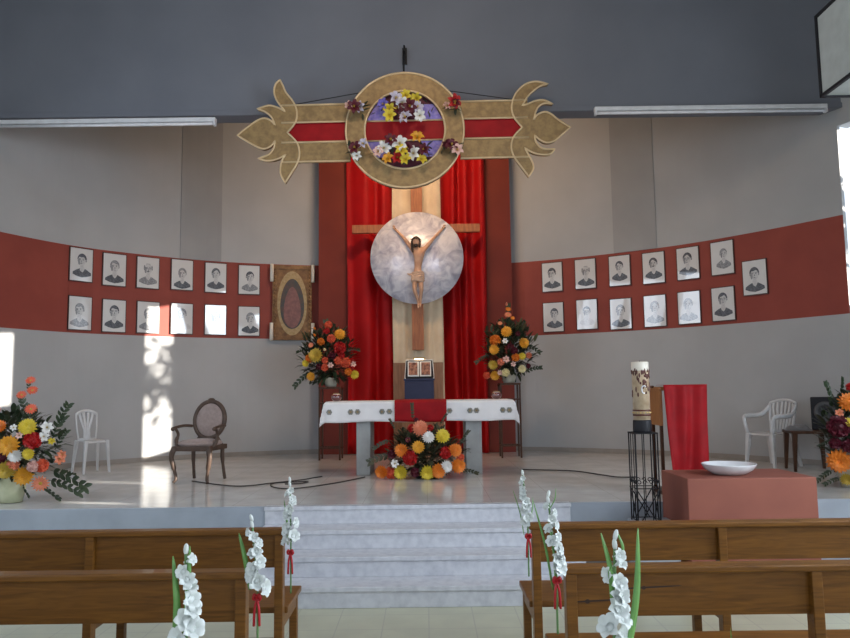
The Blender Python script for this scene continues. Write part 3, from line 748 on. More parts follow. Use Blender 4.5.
# ---------------------------------------------------------------- altar
AY0, AY1, AZ = 9.02, 9.78, 1.545
ax0, ax1 = -1.26, 1.09
al = empty('altar', ((ax0+ax1)/2, (AY0+AY1)/2, STAGE), 0, 'stone altar table on two grey slab legs under a white cloth', 'altar')
cx = (ax0+ax1)/2
b = MB(); b.box(ax0-cx, ax1-cx, -.38, .38, AZ-STAGE-.10, AZ-STAGE); b.build('table_top', M['stone'], al, .006)
for (pa, pb) in ((356.5, 370.5), (466, 482)):
    xa, xb = P(pa, 450, AY0+.06).x, P(pb, 450, AY0+.06).x
    b = MB(); b.box(xa-cx, xb-cx, -.33, .33, 0, AZ-STAGE-.10); b.build('leg', M['stone'], al, .006)
def cloth(name, x0, x1, y0, y1, top, ox, oyf, oyb, m, label, cat, wav=.012, seed=0, marks=(), mm=None):
    e = empty(name, ((x0+x1)/2, (y0+y1)/2, top), 0, label, cat)
    X, Y = (x1-x0)/2, (y1-y0)/2; r = random.Random(seed)
    nx, ny = 72, 40; mb = MB(); ph = r.uniform(0, 6)
    for j in range(ny+1):
        v = -Y-oyf+(2*Y+oyf+oyb)*j/ny
        for i in range(nx+1):
            u = -X-ox+(2*X+2*ox)*i/nx
            du = max(0, abs(u)-X); dv = max(0, -Y-v, v-Y); 
            xx = max(-X, min(X, u)); yy = max(-Y, min(Y, v))
            dr = max(du, dv); mn = min(du, dv)
            z = -dr-.42*mn
            k = min(1, dr/.1)
            if du > 0: xx += math.copysign(.012+.30*mn+.05*du+k*wav*math.sin(v*14+ph), u)
            if dv > 0: yy += math.copysign(.012+.30*mn+k*wav*(1+math.sin(u*11+ph)+.5*math.sin(u*23)), v)
            z += .004+.006*k*math.sin(u*7+ph)
            mb.v.append(Vector((xx, yy, z)))
    for j in range(ny):
        for i in range(nx):
            q_ = j*(nx+1)+i; mb.f.append((q_, q_+1, q_+nx+2, q_+nx+1)); mb.m.append(0); mb.smooth.append(True)
    for (mx, mz, mr) in marks:
        yy = -Y-.012-wav*(1+math.sin(mx*11+ph)+.5*math.sin(mx*23))-.006
        for k in range(6):
            a = k*PI/3; mb.disc(mx+mr*.6*math.cos(a), mz+mr*.6*math.sin(a), mr*.42, mr*.42, yy, 1, 10, .003)
        mb.disc(mx, mz, mr*.3, mr*.3, yy-.001, 2, 10, .003)
    o = mb.build('fabric', [m, M['embroid'], M['artpale']], e)
    s = o.modifiers.new('thick', 'SOLIDIFY'); s.thickness = .003; s.offset = 1
    return e
ecx = (ax0+ax1)/2
marks = [(P(x, 411, 8.98).x-ecx, -.125, .034) for x in (329,350.5,357.5,382,389.3,449.5,470,476.5,503,509.5)]
cloth('altar_cloth', ax0, ax1, AY0, AY1, AZ, .14, .255, .2, M['whitecloth'], 'white cloth with small embroidered flowers draped over the altar', 'cloth', .010, 2, marks)
rx = P(394.5, 405, 8.97).x, P(446.5, 405, 8.97).x
cloth('altar_runner', rx[0], rx[1], AY0-.03, AY1+.02, AZ+.008, .0, .266, .2, M['redcloth'], 'red cloth runner across the middle of the white altar cloth', 'cloth', .008, 5)
# candle bowls
for x, lab in ((336.5, 'dark red glass candle bowl at the left end of the altar'), (496.5, 'dark red glass candle bowl at the right end of the altar')):
    p = P(x, 400, 9.2); e = empty('candle_bowl', (p.x, 9.2, AZ+.009), 0, lab, 'candle bowl', 'red glass candle bowls on the altar')
    b = MB(); b.lathe([(.03,0),(.05,.012),(.068,.04),(.062,.07),(.045,.082),(.04,.08),(.02,.06)], 20); b.build('bowl', M['redglass'], e)
    b = MB(); b.lathe([(.001,.05),(.036,.05),(.036,.088),(.001,.09)], 16); b.build('candle', M['ceramic'], e)
    b = MB(); b.tube([(-.05,0,.075),(-.03,0,.098),(.03,0,.098),(.05,0,.075)], .003, 6); b.build('handle', M['goldmark'], e)
# tabernacle group behind the altar
YT = 11.0
ta, tb = P(404.5, 390, YT), P(434, 390, YT); ztb = P(419, 378.5, YT).z; zbb = 1.33
e = empty('pedestal', ((ta.x+tb.x)/2, YT+.3, STAGE), 0, 'tan wooden pedestal with tall back panel behind the altar', 'pedestal')
b = MB(); b.box(-.27,.27,-.27,.22,0,zbb-STAGE); b.build('base', M['tanwood'], e, .008)
xa, xb = P(393.5, 400, YT+.55).x, P(443.5, 400, YT+.55).x; c_ = (ta.x+tb.x)/2
b = MB(); b.box(xa-c_, xb-c_, .23, .27, 0, P(393, 363, YT+.55).z-STAGE); b.build('back_panel', M['tanwood'], e, .004)
hw = (tb.x-ta.x)/2
e = empty('tabernacle', (c_, YT+.25, zbb), 0, 'dark blue tabernacle box standing behind the altar under the open book', 'tabernacle')
b = MB(); b.box(-hw,hw,-.2,.2,0,ztb-zbb-.03); b.box(-hw-.012,hw+.012,-.21,.21,ztb-zbb-.03,ztb-zbb); b.build('body', M['navy'], e, .006)
b = MB(); b.box(-hw+.03,hw-.03,-.212,-.2,.03,ztb-zbb-.06); d_ = b.build('door', M['navy'], e, .004)
b = MB(); b.ell((hw-.07,-.22,.12), .012,.012,.012); b.build('knob', M['goldmark'], d_)
e = empty('open_book', (c_+.005, YT+.12, ztb), 0, 'open picture book with white borders on a stand above the blue tabernacle', 'book')
TL = Matrix.Rotation(R(-14), 4, 'X'); 
b = MB(); b.box(-.215,.215,-.005,.012,.015,.29, M4=TL); b.box(-.21,.21,-.06,.0,0,.015); b.build('cover', M['blackplastic'], e, .003)
for sx in (-1, 1):
    b = MB(); b.hexa([(sx*.006,-.018,.03),(sx*.18,-.03,.03),(sx*.18,-.006,.03),(sx*.006,-.006,.03)] , [(sx*.006,-.018,.268),(sx*.18,-.03,.268),(sx*.18,-.006,.268),(sx*.006,-.006,.268)])
    b.v = [TL @ v for v in b.v]; o = b.build('page_block', M['page'], e)
    b = MB(); x0, x1 = sorted((sx*.030, sx*.165)); b.box(x0,x1,-.038,-.028,.05,.25, M4=TL); b.build('illustration', M['picture'], o)
g = MB(); g.tube([TL @ Vector(v) for v in ((-.225,-.03,.0),(.225,-.03,.0),(.205,-.01,.295),(-.205,-.01,.295))], .009, 6, closed=True); g.build('white_edging', M['page'], e)
g = MB(); g.tube([(-.15,.06,.0),(0,.1,.14),(.15,.06,0)], .008, 6); g.build('stand', M['goldmark'], e)
e = empty('picture_lamp', (c_, YT+.28, ztb), 0, 'small lit lamp glowing just over the top of the open book', 'lamp')
g = MB(); g.box(-.05,.05,-.03,.03,0,.01); g.tube([(0,0,0),(0,0,.30),(0,-.06,.325),(0,-.12,.315)], .008, 8); g.build('arm', M['goldmark'], e)
g = MB(); g.tube([(-.09,-.12,.314),(.09,-.12,.314)], .013, 10); g.build('shade', M['goldmark'], e)
g = MB(); g.tube([(-.07,-.128,.302),(.07,-.128,.302)], .007, 10); g.build('bulb', M['bulb'], e)

# ---------------------------------------------------------------- flower stands and arrangements
def iron_stand(x, y, zt, w, label):
    e = empty('flower_stand', (x, y, STAGE), 0, label, 'stand', 'iron flower stands beside the altar'); h = zt-STAGE
    b = MB(); b.box(-w,w,-w,w,h-.03,h); b.build('top', M['darkwood'], e, .004)
    for sx in (-1, 1):
        for sy in (-1, 1):
            g = MB(); g.box(sx*(w-.015)-.013, sx*(w-.015)+.013, sy*(w-.015)-.013, sy*(w-.015)+.013, 0, h-.03); g.build('leg', M['darkwood'], e)
    for z in (.18, h-.25):
        g = MB()
        for s in (-1, 1): g.box(-w+.02,w-.02,s*(w-.015)-.008,s*(w-.015)+.008,z-.01,z+.01); g.box(s*(w-.015)-.008,s*(w-.015)+.008,-w+.02,w-.02,z-.01,z+.01)
        g.build('rail', M['darkwood'], e)
    return e
def arrange(name, origin, pot, blooms, fol, ry, label, sc, cat='flowers', sprigs=(), nleaf=260, lm='leafdark', D=None, seed=1, L=(.09,.17), pm='potpale'):
    """blooms: (px,py,r_px,kind,colour); fol: (x0,x1,y0,y1) foliage bounds in photo px"""
    r = random.Random(seed); e = empty(name, origin, 0, label, cat); D = D or origin[1]; o = Vector(origin)
    pot_h, pot_r = pot
    if pot_h > 0:
        b = MB(); b.lathe([(pot_r*.7,0),(pot_r*.85,pot_h*.3),(pot_r,pot_h*.9),(pot_r*1.05,pot_h),(pot_r*.9,pot_h),(pot_r*.85,pot_h*.8)], 24); b.build('pot', M[pm], e)
    A, B = P(fol[0], fol[3], D)-o, P(fol[1], fol[2], D)-o
    cx_, cz_, hx, hz = (A.x+B.x)/2, (A.z+B.z)/2, (B.x-A.x)/2, (B.z-A.z)/2
    if A.z < .0: cz_ += 0
    mb = MB(); base = Vector((0, 0, max(pot_h*.9, .02)))
    for k in range(nleaf):
        a = r.uniform(0, 2*PI); ph = math.acos(r.uniform(-1, 1)); q_ = r.uniform(.6, 1.08)
        p_ = Vector((cx_+hx*q_*math.sin(ph)*math.cos(a)*.95, ry*q_*math.sin(ph)*math.sin(a), cz_+hz*q_*math.cos(ph)*.95))
        d = (p_-Vector((cx_*.5, 0, cz_-hz*.5))); d.normalize(); d += Vector((r.uniform(-.5,.5), r.uniform(-.5,.5), r.uniform(-.4,.5)))
        LL = r.uniform(*L); p_ -= d.normalized()*LL*.6
        if p_.z < .02 : p_.z = .03
        if p_.z+d.normalized().z*LL < .02: d.z = abs(d.z)
        leaf(mb, p_, d, LL, LL*r.uniform(.16,.24), r.choice((0,0,1)))
    for k in range(16):
        a = r.uniform(0, 2*PI); p_ = Vector((cx_+hx*.6*math.cos(a), ry*.5*math.sin(a), cz_+hz*r.uniform(-.3,.6)))
        mb.tube([base, (base+p_)/2+Vector((0,0,.03)), p_], .004, 5, 1)
    f_ = mb.build('foliage', [M[lm], M['leafolive']], e); f_['kind'] = 'stuff'
    for (x, y, rp, kind, c) in blooms:
        q_ = P(x, y, D-ry*.5)-o; u = (q_.x-cx_)/hx; v = (q_.z-cz_)/hz
        k = max(0, 1-min(1, u*u+v*v)); yy = -ry*(.35+.65*math.sqrt(k))
        q_ = P(x, y, D+yy)-o
        n = Vector((u*.55, -1, v*.45+.15)); rr = rp/FPX*D
        if kind in ('carnation', 'dahlia'): rr *= 1.05
        q2 = Vector((q_.x, yy, q_.z)); q2.z = max(q2.z, rr*.9)
        put_bloom(kind, c, e, q2, n, rr, r.uniform(0, 6))
        if kind != 'lily':
            pass
    for (x0, y0, x1, y1) in sprigs:
        s0, s1 = P(x0, y0, D)-o, P(x1, y1, D)-o; s0.z = max(s0.z, .03); s1.z = max(s1.z, .03)
        dv = s1-s0; LL = dv.length; mb = MB(); mid = (s0+s1)/2+Vector((0,-.02,LL*.08)); path = spline([s0, mid, s1], 3)
        mb.tube(path, .003, 5)
        for i, p_ in enumerate(path[1:]):
            for s in (-1, 1):
                dd = dv.normalized()+Vector((-dv.z, -.2, dv.x)).normalized()*s*.9+Vector((0,r.uniform(-.4,.1),0))
                leaf(mb, p_, dd, LL*.24, LL*.06, 0, .1, up=Vector((0,-1,.1)))
        mb.build('sprig', M[lm], e)
    return e
def sc_(lst, ox, oy, s): return [(ox+a/s, oy+b/s, c/s, d, e) for a, b, c, d, e in lst]
zst = P(330, 387, 11.2).z
sp = P(331, 387, 11.2); iron_stand(sp.x, 11.2, sp.z, .17, 'dark iron stand under the flowers left of the altar')
arrange('flower_arrangement', (sp.x, 11.2, sp.z+.004), (.14, .11), sc_([
 (370,80,30,'dahlia','amber'),(310,28,22,'carnation','coral'),(325,100,24,'carnation','coral'),(218,135,18,'gerbera','salmon'),(270,115,20,'carnation','orange'),
 (292,160,18,'bud','cream_p'),(192,230,20,'dahlia','yellow'),(245,190,38,'dahlia','mustard'),(210,205,22,'carnation','orange'),(292,215,18,'carnation','coral'),(290,252,20,'carnation','coral'),
 (362,215,22,'carnation','coral'),(400,225,28,'carnation','coral'),(322,240,22,'lily','pink'),(440,235,22,'lily','pink'),(220,300,24,'dahlia','amber'),(415,275,20,'carnation','orange'),
 (447,290,24,'dahlia','yellow'),(370,150,34,'carnation','red'),(300,60,18,'carnation','red'),(330,190,20,'carnation','burgundy'),(260,250,18,'carnation','burgundy'),(380,190,18,'carnation','red'),(240,50,14,'bud','orange'),(240,85,16,'bud','orange')], 270, 320, 5.3125),
 (297,357,323,389), .30, 'tall arrangement of orange and red flowers on the stand left of the altar', 1, sprigs=[(312,372,296,386),(310,350,298,352),(345,350,358,350),(330,340,326,322)], seed=3, nleaf=620, L=(.10,.18))
sp = P(509, 383, 11.2); iron_stand(sp.x, 11.2, sp.z, .16, 'dark iron stand under the flowers right of the altar')
arrange('flower_arrangement', (sp.x, 11.2, sp.z+.004), (.15, .12), sc_([
 (460,30,16,'bud','salmon'),(468,50,18,'gerbera','orange'),(468,80,22,'gerbera','salmon'),(492,97,14,'gerbera','orange'),(425,125,15,'gerbera','salmon'),(460,172,30,'dahlia','amber'),(400,215,30,'carnation','orange'),
 (395,265,28,'dahlia','amber'),(550,230,28,'dahlia','amber'),(508,305,22,'carnation','orange'),(541,300,20,'dahlia','yellow'),(390,345,26,'dahlia','mustard'),(430,330,20,'carnation','salmon'),
 (452,220,22,'lily','white'),(458,315,26,'lily','pink'),(495,340,20,'lily','pink'),(540,365,22,'dahlia','cream_p'),(400,400,26,'dahlia','amber'),(355,400,20,'carnation','coral'),(455,385,22,'carnation','cream_p'),
 (577,295,17,'carnation','salmon'),(425,385,20,'lily','pink'),(480,250,20,'carnation','burgundy'),(500,270,20,'carnation','burgundy'),(520,180,14,'carnation','burgundy'),(575,350,14,'carnation','burgundy')], 420, 300, 5.3125),
 (482,537,316,382), .30, 'tall arrangement of orange and cream flowers on the stand right of the altar', 1, sprigs=[(525,372,540,368),(525,345,539,352),(490,355,477,362),(515,330,524,322),(508,325,508,306)], seed=4, nleaf=620, L=(.10,.18))
fp = F(428, 479, STAGE)
arrange('flower_arrangement', (fp.x, 8.72, STAGE+.002), (.10, .2), sc_([
 (350,245,40,'dahlia','salmon'),(390,287,30,'dahlia','white'),(458,282,36,'dahlia','yellow'),(308,240,22,'carnation','red'),(398,240,18,'carnation','red'),(340,335,32,'dahlia','amber'),(258,352,34,'dahlia','orange'),
 (300,385,38,'carnation','red'),(520,350,34,'dahlia','orange'),(475,362,30,'carnation','red'),(535,425,38,'dahlia','orange'),(438,450,38,'dahlia','orange'),(478,430,30,'dahlia','white'),(385,465,36,'dahlia','yellow'),
 (255,465,36,'dahlia','yellow'),(162,455,34,'dahlia','orange'),(205,478,30,'carnation','coral'),(228,415,30,'lily','white'),(325,460,24,'carnation','burgundy'),(210,370,22,'carnation','burgundy'),(290,300,20,'lily','burgundy'),(550,385,20,'carnation','coral'),(330,200,12,'carnation','burgundy')], 350, 380, 4.98),
 (384,468,424,478), .22, 'low arrangement of orange, yellow and white flowers on the floor before the altar', 1, sprigs=[(395,455,371,462),(390,440,375,448),(460,470,476,473),(460,445,468,432),(440,425,446,415),(413,420,412,405),(395,430,390,420)], seed=5, nleaf=800, lm='leafolive', L=(.08,.15), D=8.72, pm='blackplastic')
fp = P(8, 502, 7.15)
arrange('flower_arrangement', (fp.x, 7.2, STAGE+.002), (.42, .15), sc_([
 (140,50,26,'gerbera','coral'),(148,95,28,'gerbera','coral'),(100,115,26,'gerbera','coral'),(142,180,30,'gerbera','coral'),(128,262,38,'dahlia','yellow'),(148,322,38,'carnation','red'),(215,265,38,'lily','white'),(200,305,32,'lily','white'),
 (45,345,44,'dahlia','amber'),(3,260,28,'dahlia','orange'),(130,382,26,'dahlia','yellow'),(70,390,30,'dahlia','white'),(272,405,34,'lily','salmon'),(280,385,28,'lily','salmon'),(30,450,42,'dahlia','mustard'),(110,480,42,'dahlia','amber'),(60,430,28,'carnation','salmon'),
 (150,440,26,'carnation','pink'),(190,435,30,'carnation','coral'),(185,515,42,'gerbera','salmon'),(5,400,30,'carnation','burgundy'),(235,325,22,'lily','yellow'),(90,300,22,'lily','pink'),(-60,300,42,'dahlia','amber'),(-120,380,40,'dahlia','yellow'),(-60,420,38,'carnation','red'),(-150,300,34,'gerbera','coral'),(-20,190,30,'gerbera','coral'),(-180,440,34,'dahlia','orange'),(65,265,22,'lily','white')], 0, 370, 4.56),
 (-52,66,404,482), .34, 'large bouquet of red, yellow and orange flowers in a pale vase at far left', 1, sprigs=[(50,470,84,486),(48,480,78,492),(40,485,58,500),(55,430,68,406),(52,440,64,418),(55,450,66,432),(30,420,22,398),(60,470,74,474),(30,395,30,380),(20,480,28,495)], seed=6, nleaf=800, L=(.08,.14), D=7.2, pm='potgreen')
arrange('flower_arrangement', (4.36, 7.5, STAGE+.002), (.40, .16), sc_([
 (638,200,18,'carnation','red'),(628,268,40,'dahlia','orange'),(592,312,24,'lily','salmon'),(590,368,46,'carnation','burgundy'),(635,355,24,'dahlia','yellow'),(588,512,48,'dahlia','orange'),(622,590,26,'dahlia','mustard'),(632,450,28,'carnation','burgundy'),
 (575,440,24,'carnation','burgundy'),(700,300,40,'dahlia','amber'),(720,400,44,'dahlia','yellow'),(700,500,44,'carnation','coral'),(780,350,40,'dahlia','orange'),(780,460,40,'dahlia','white'),(680,220,30,'gerbera','coral')], 700, 340, 4.253),
 (822,908,385,482), .32, 'large bouquet of orange and dark red flowers at the far right edge', 1, sprigs=[(832,410,826,385),(840,400,842,380),(832,470,818,480),(840,478,826,488),(832,440,820,446)], seed=8, nleaf=800, L=(.08,.15), D=7.5, pm='potpale')

# ---------------------------------------------------------------- armchair
pa = F(198.5, 480, STAGE)
ch = empty('armchair', (-2.69, 8.66, STAGE), R(-11), 'carved brown wooden armchair with oval back and taupe upholstery', 'chair')
hgt = P(205, 401, 8.85).z-STAGE
k = hgt/.985

def E3(*a): return tuple(v*k for v in a)
b = MB(); b.ell((0,0,.47*k), .245*k, .225*k, .055*k, 24, 10); b.v = [Vector((max(-.235*k, min(.235*k, v.x*1.15)), max(-.22*k, min(.2*k, v.y*1.12)), v.z)) for v in b.v]
b.build('seat', M['upholstery'], ch)
b = MB()
for (x0,x1,y0,y1) in ((-.25,.25,-.24,-.20),(-.25,.25,.19,.23),(-.25,-.215,-.2,.2),(.215,.25,-.2,.2)): b.box(x0*k,x1*k,y0*k,y1*k,.385*k,.445*k)
b.build('seat_frame', M['chairwood'], ch, .008)
for sx in (-1, 1):
    b = MB(); b.tube(spline([E3(sx*.225,-.215,.43),E3(sx*.25,-.24,.32),E3(sx*.225,-.22,.18),E3(sx*.205,-.205,.06),E3(sx*.225,-.23,0.008)], 5), [.034*k]*5+[.03*k]*6+[.02*k]*7+[.017*k]*2+[.022*k]*1, 10); b.build('leg', M['chairwood'], ch)
    b = MB(); b.tube(spline([E3(sx*.20,.20,.43),E3(sx*.20,.20,.25),E3(sx*.21,.25,.008)], 5), [.026*k]*6+[.02*k]*5, 8); b.build('leg', M['chairwood'], ch)
    b = MB(); b.tube(spline([E3(sx*.225,.205,.67),E3(sx*.265,.07,.68),E3(sx*.275,-.12,.665),E3(sx*.275,-.17,.655)], 5), .018*k, 8)
    b.ell(E3(sx*.275,-.175,.65), .026*k,.03*k,.026*k)
    b.tube(spline([E3(sx*.27,-.13,.66),E3(sx*.262,-.07,.58),E3(sx*.268,-.10,.5),E3(sx*.235,-.12,.42)], 5), [.018*k]*8+[.024*k]*8, 8); b.build('armrest', M['chairwood'], ch)
BK = Matrix.Translation(E3(0,.235,.745)) @ Matrix.Rotation(R(-9), 4, 'X')
pts = [BK @ Vector((.205*k*math.cos(a), 0, .235*k*math.sin(a))) for a in [2*PI*i/40 for i in range(40)]]
b = MB(); b.tube(pts, .028*k, 10, closed=True)
b.tube([BK @ Vector((sx*.04*k, 0, -.235*k)) for sx in (-1, 1)], .025*k, 8)
for sx in (-1, 1): b.tube([BK @ Vector((sx*.11*k, 0, -.20*k)), Vector(E3(sx*.195,.20,.42))], .022*k, 8)
b.ell(BK @ Vector((0,0,.258*k)), .05*k, .02*k, .022*k, 10, 6)
b.build('back_frame', M['chairwood'], ch)
b = MB(); b.ell((0,0,0), .19*k, .035*k, .218*k, 24, 12); b.v = [BK @ v for v in b.v]; b.build('backrest', M['upholstery'], ch)

# ---------------------------------------------------------------- plastic chairs
def plastic(loc, rz, arms, label, H_=.84):
    e = empty('plastic_chair', loc, rz, label, 'chair')
    b = MB(); n = 8
    for s in (0, 1):
        pass
    for j in range(n+1):
        for i in range(n+1):
            u, v = i/n*2-1, j/n*2-1
            b.v.append(Vector((u*(.215+.015*-v), v*.21, .43-.018*(1-u*u)*(1-v*v)-(.02 if v < -.95 else 0))))
    for j in range(n):
        for i in range(n):
            q_ = j*(n+1)+i; b.f.append((q_, q_+1, q_+n+2, q_+n+1)); b.m.append(0); b.smooth.append(True)
    o = b.build('seat', M['plastic'], e); s = o.modifiers.new('t', 'SOLIDIFY'); s.thickness = .014
    for sx in (-1, 1):
        for sy in (-1, 1):
            x, y = sx*.20, sy*.19; x2, y2 = sx*.245, sy*(.22 if sy < 0 else .26)
            b = MB(); b.hexa([(x2-.018,y2-.018,.002),(x2+.018,y2-.018,.002),(x2+.018,y2+.018,.002),(x2-.018,y2+.018,.002)],
                             [(x-.035,y-.03,.43),(x+.03,y-.03,.43),(x+.03,y+.03,.43),(x-.035,y+.03,.43)]); b.build('leg', M['plastic'], e, .006)
    b = MB(); zt = H_
    def bp(u, v):     # u across -1..1, v up 0..1
        return Vector((u*(.19+.035*v), .20+.10*v-.035*(u*u)*v+.0, .43+(zt-.43)*v))
    if arms:
        for u in (-.78,-.47,-.16,.16,.47,.78):
            b.tube([bp(u*.72, 0), bp(u*.85, .35), bp(u, .7), bp(u*.96, .93-.08*u*u)], .011, 6, flat=1.6)
        b.tube([bp(u, .97-.10*u*u) for u in [i/8-1 for i in range(17)]], .02, 8)
        for u in (-1, 1): b.tube([bp(u*.9, 0), bp(u*.98, .4), bp(u, .87)], .018, 8)
    else:
        for u in (-.5,-.17,.17,.5): b.tube([bp(u*.5, 0), bp(u*.45, .35), bp(u, .72), bp(u*1.2, .93-.08*u*u)], .014, 6, flat=1.8)
        b.tube([bp(u*.92, .97-.12*u*u) for u in [i/8-1 for i in range(17)]], .022, 8)
        for u in (-1, 1): b.tube([bp(u*.85, 0), bp(u*.95, .4), bp(u*.92, .86)], .016, 8)
        b.tube([bp(-.85, .02), bp(.85, .02)], .018, 8)
    b.build('backrest', M['plastic'], e)
    if arms:
        for sx in (-1, 1):
            b = MB(); b.tube(spline([bp(sx, .78), Vector((sx*.255,.12,.66)), Vector((sx*.27,-.10,.645)), Vector((sx*.26,-.20,.63)), Vector((sx*.235,-.215,.55)), Vector((sx*.215,-.20,.43))], 5), .021, 8, flat=1.5); b.build('armrest', M['plastic'], e)
    return e
_pc = plastic((-4.48, 9.75, STAGE), R(50), False, 'white plastic chair with open vase-shaped back at the left wall', .83)
_pc.scale = (.70, .70, 1)
plastic((4.47, 9.46, STAGE), R(-68), True, 'white plastic armchair with radiating back slats at the right wall', .86).scale = (.93, .93, 1)

# ---------------------------------------------------------------- side table, cloth and speaker
tp = P(802, 430, 9.0); zt = tp.z
e = empty('side_table', (tp.x+.06, 8.98, STAGE), R(-12), 'low dark wooden table beside the white armchair at right', 'table')
b = MB(); b.box(-.24,.24,-.22,.22,zt-STAGE-.035,zt-STAGE); b.build('table_top', M['darkwood'], e, .006)
for sx in (-1, 1):
    for sy in (-1, 1):
        b = MB(); x, y = sx*.20, sy*.18; b.hexa([(x*1.1-.015,y*1.1-.015,0),(x*1.1+.015,y*1.1-.015,0),(x*1.1+.015,y*1.1+.015,0),(x*1.1-.015,y*1.1+.015,0)], [(x-.028,y-.028,zt-STAGE-.035),(x+.028,y-.028,zt-STAGE-.035),(x+.028,y+.028,zt-STAGE-.035),(x-.028,y+.028,zt-STAGE-.035)]); b.build('leg', M['darkwood'], e)
sx0 = P(826, 420, 9.05)
e = empty('speaker', (sx0.x, 9.05, zt+.001), R(-28), 'black loudspeaker on the dark side table at the right wall', 'speaker')
hh = P(826, 397, 9.05).z-zt
b = MB(); b.box(-.16,.16,-.14,.14,0,hh); b.build('cabinet', M['blackplastic'], e, .012)
b = MB(); b.lathe([(.13,.0),(.125,.012),(.1,.012),(.05,-.02),(.001,-.02)], 28, M4=Matrix.Translation((0,-.142,hh*.55)) @ Matrix.Rotation(R(90), 4, 'X')); o = b.build('cone', M['grille'], e)
b = MB(); b.ell((0,-.145,hh*.55), .035,.02,.035); b.build('dust_cap', M['blackplastic'], o)
e = empty('folded_cloth', (tp.x-.06, 8.98, zt+.001), R(-20), 'grey folded cloth heaped on the dark side table', 'cloth')
b = MB()
for j in range(13):
    for i in range(13):
        u, v = i/6-1, j/6-1; b.v.append(Vector((u*.15, v*.13, max(0, (.055+.02*math.sin(u*5+v*3))*(1-u**4)*(1-v**4)))))
for j in range(12):
    for i in range(12): q_ = j*13+i; b.f.append((q_, q_+1, q_+14, q_+13)); b.m.append(0); b.smooth.append(True)
b.build('cloth_fold', M['greycloth'], e)

# ---------------------------------------------------------------- candle, stand, lectern, box, bowl
zp = .555
e = empty('candle_plinth', (1.90, 6.22, 0), 0, 'low grey block under the black wire candle stand', 'plinth')
b = MB(); b.box(-.17,.17,-.16,.16,0,zp); b.build('block', M['stagefront'], e, .006)
st = P(642.5, 432, 6.2); hs = st.z-zp; w_ = .10
e = empty('candle_stand', (st.x, 6.2, zp), R(0), 'black wrought iron openwork stand with scrolls under the large candle', 'stand')
b = MB(); b.box(-w_,w_,-w_,w_,hs-.012,hs); b.build('top', M['black'], e)
for sx in (-1, 1):
    for sy in (-1, 1):
        g = MB(); g.tube([(sx*(w_-.006),sy*(w_-.006),0),(sx*(w_-.006),sy*(w_-.006),hs-.01)], .006, 6); g.build('leg', M['black'], e)
def on_side(fn):
    for k_ in range(4): yield Matrix.Rotation(k_*PI/2, 4, 'Z')
for Mx in on_side(None):
    g = MB(); y_ = -(w_-.006)
    def T(pts): return [Mx @ Vector(p) for p in pts]
    zz = hs*.42
    g.tube(T([(-w_,y_,.02),(w_,y_,.02)]), .005, 6); g.tube(T([(-w_,y_,zz-.03),(w_,y_,zz-.03)]), .004, 6)
    g.tube(T([(-w_,y_,zz-.03),(.6*w_,y_,.02)]), .005, 6); g.tube(T([(w_,y_,zz-.03),(-.6*w_,y_,.02)]), .005, 6)
    g.tube(T([(-.35*w_,y_,hs),(-.35*w_,y_,.02)]), .004, 6); g.tube(T([(.35*w_,y_,hs),(.35*w_,y_,.02)]), .004, 6)
    for c0_ in (-.5, .5):
        for s in (-1, 1):
            pts = [(c0_*w_+s*(.022+.02*math.cos(a)*(1-a/9)), y_-.004, zz+.02+.022*math.sin(a)*(1-a/9)) for a in [i*.5 for i in range(14)]]
            g.tube(T(pts), .004, 5)
    g.build('scroll_panel', M['black'], e)
e = empty('candle', (st.x, 6.2, zp+hs+.001), 0, 'thick decorated paschal candle in a black holder on the iron stand', 'candle')
z1 = P(642, 420, 6.2).z-zp-hs; z2 = P(642, 362, 6.2).z-zp-hs; rr = .071
b = MB(); b.lathe([(.076,0),(.078,.01),(.076,z1-.008),(.072,z1)], 28); b.build('holder', M['blackplastic'], e)
b = MB(); b.lathe([(.001,z1-.02),(rr,z1-.02),(rr,z2-.012),(rr*.96,z2),(rr*.8,z2-.006),(.001,z2-.02)], 32); b.build('wax', M['paschal'], e)
b = MB(); b.lathe([(rr+.0015,z2-.075),(rr+.002,z2-.074),(rr+.002,z2-.004),(rr*.9,z2+.001)], 32); b.build('white_rim', M['candlewhite'], e)
b = MB(); b.tube([(0,0,z2-.02),(.002,0,z2+.012)], .003, 6); b.build('wick', M['black'], e)
for za, zb_ in ((z1+.035,z1+.05),(z1+.075,z1+.088)):
    b = MB(); b.lathe([(rr+.001,za),(rr+.003,za+.001),(rr+.003,zb_-.001),(rr+.001,zb_)], 32); b.build('painted_band', M['brownmark'], e)
b = MB()
for k_ in range(16): b.ell(((rr+.001)*math.cos(k_*PI/8), (rr+.001)*math.sin(k_*PI/8), z1+.0625), .007,.007,.007, 6, 4)
b.build('bead_ring', M['goldmark'], e)
b = MB(); r2 = random.Random(3)
for k_ in range(44):
    a = r2.uniform(-PI, 0); zz = r2.uniform(z2-.14, z2-.07) if k_ < 26 else r2.uniform(z1+.2, z2-.1)
    b.ell((rr*math.cos(a), rr*math.sin(a), zz), .009, .004, r2.uniform(.012,.026), 6, 5)
b.build('painted_flame', M['brownmark'], e)
b = MB(); b.tube([(.006+.02*math.cos(a), -rr-.003, (z1+z2)/2+.01+.032*math.sin(a)) for a in [R(40)+i*.35 for i in range(13)]], .006, 6); b.build('pearly_mark', M['ceramic'], e)

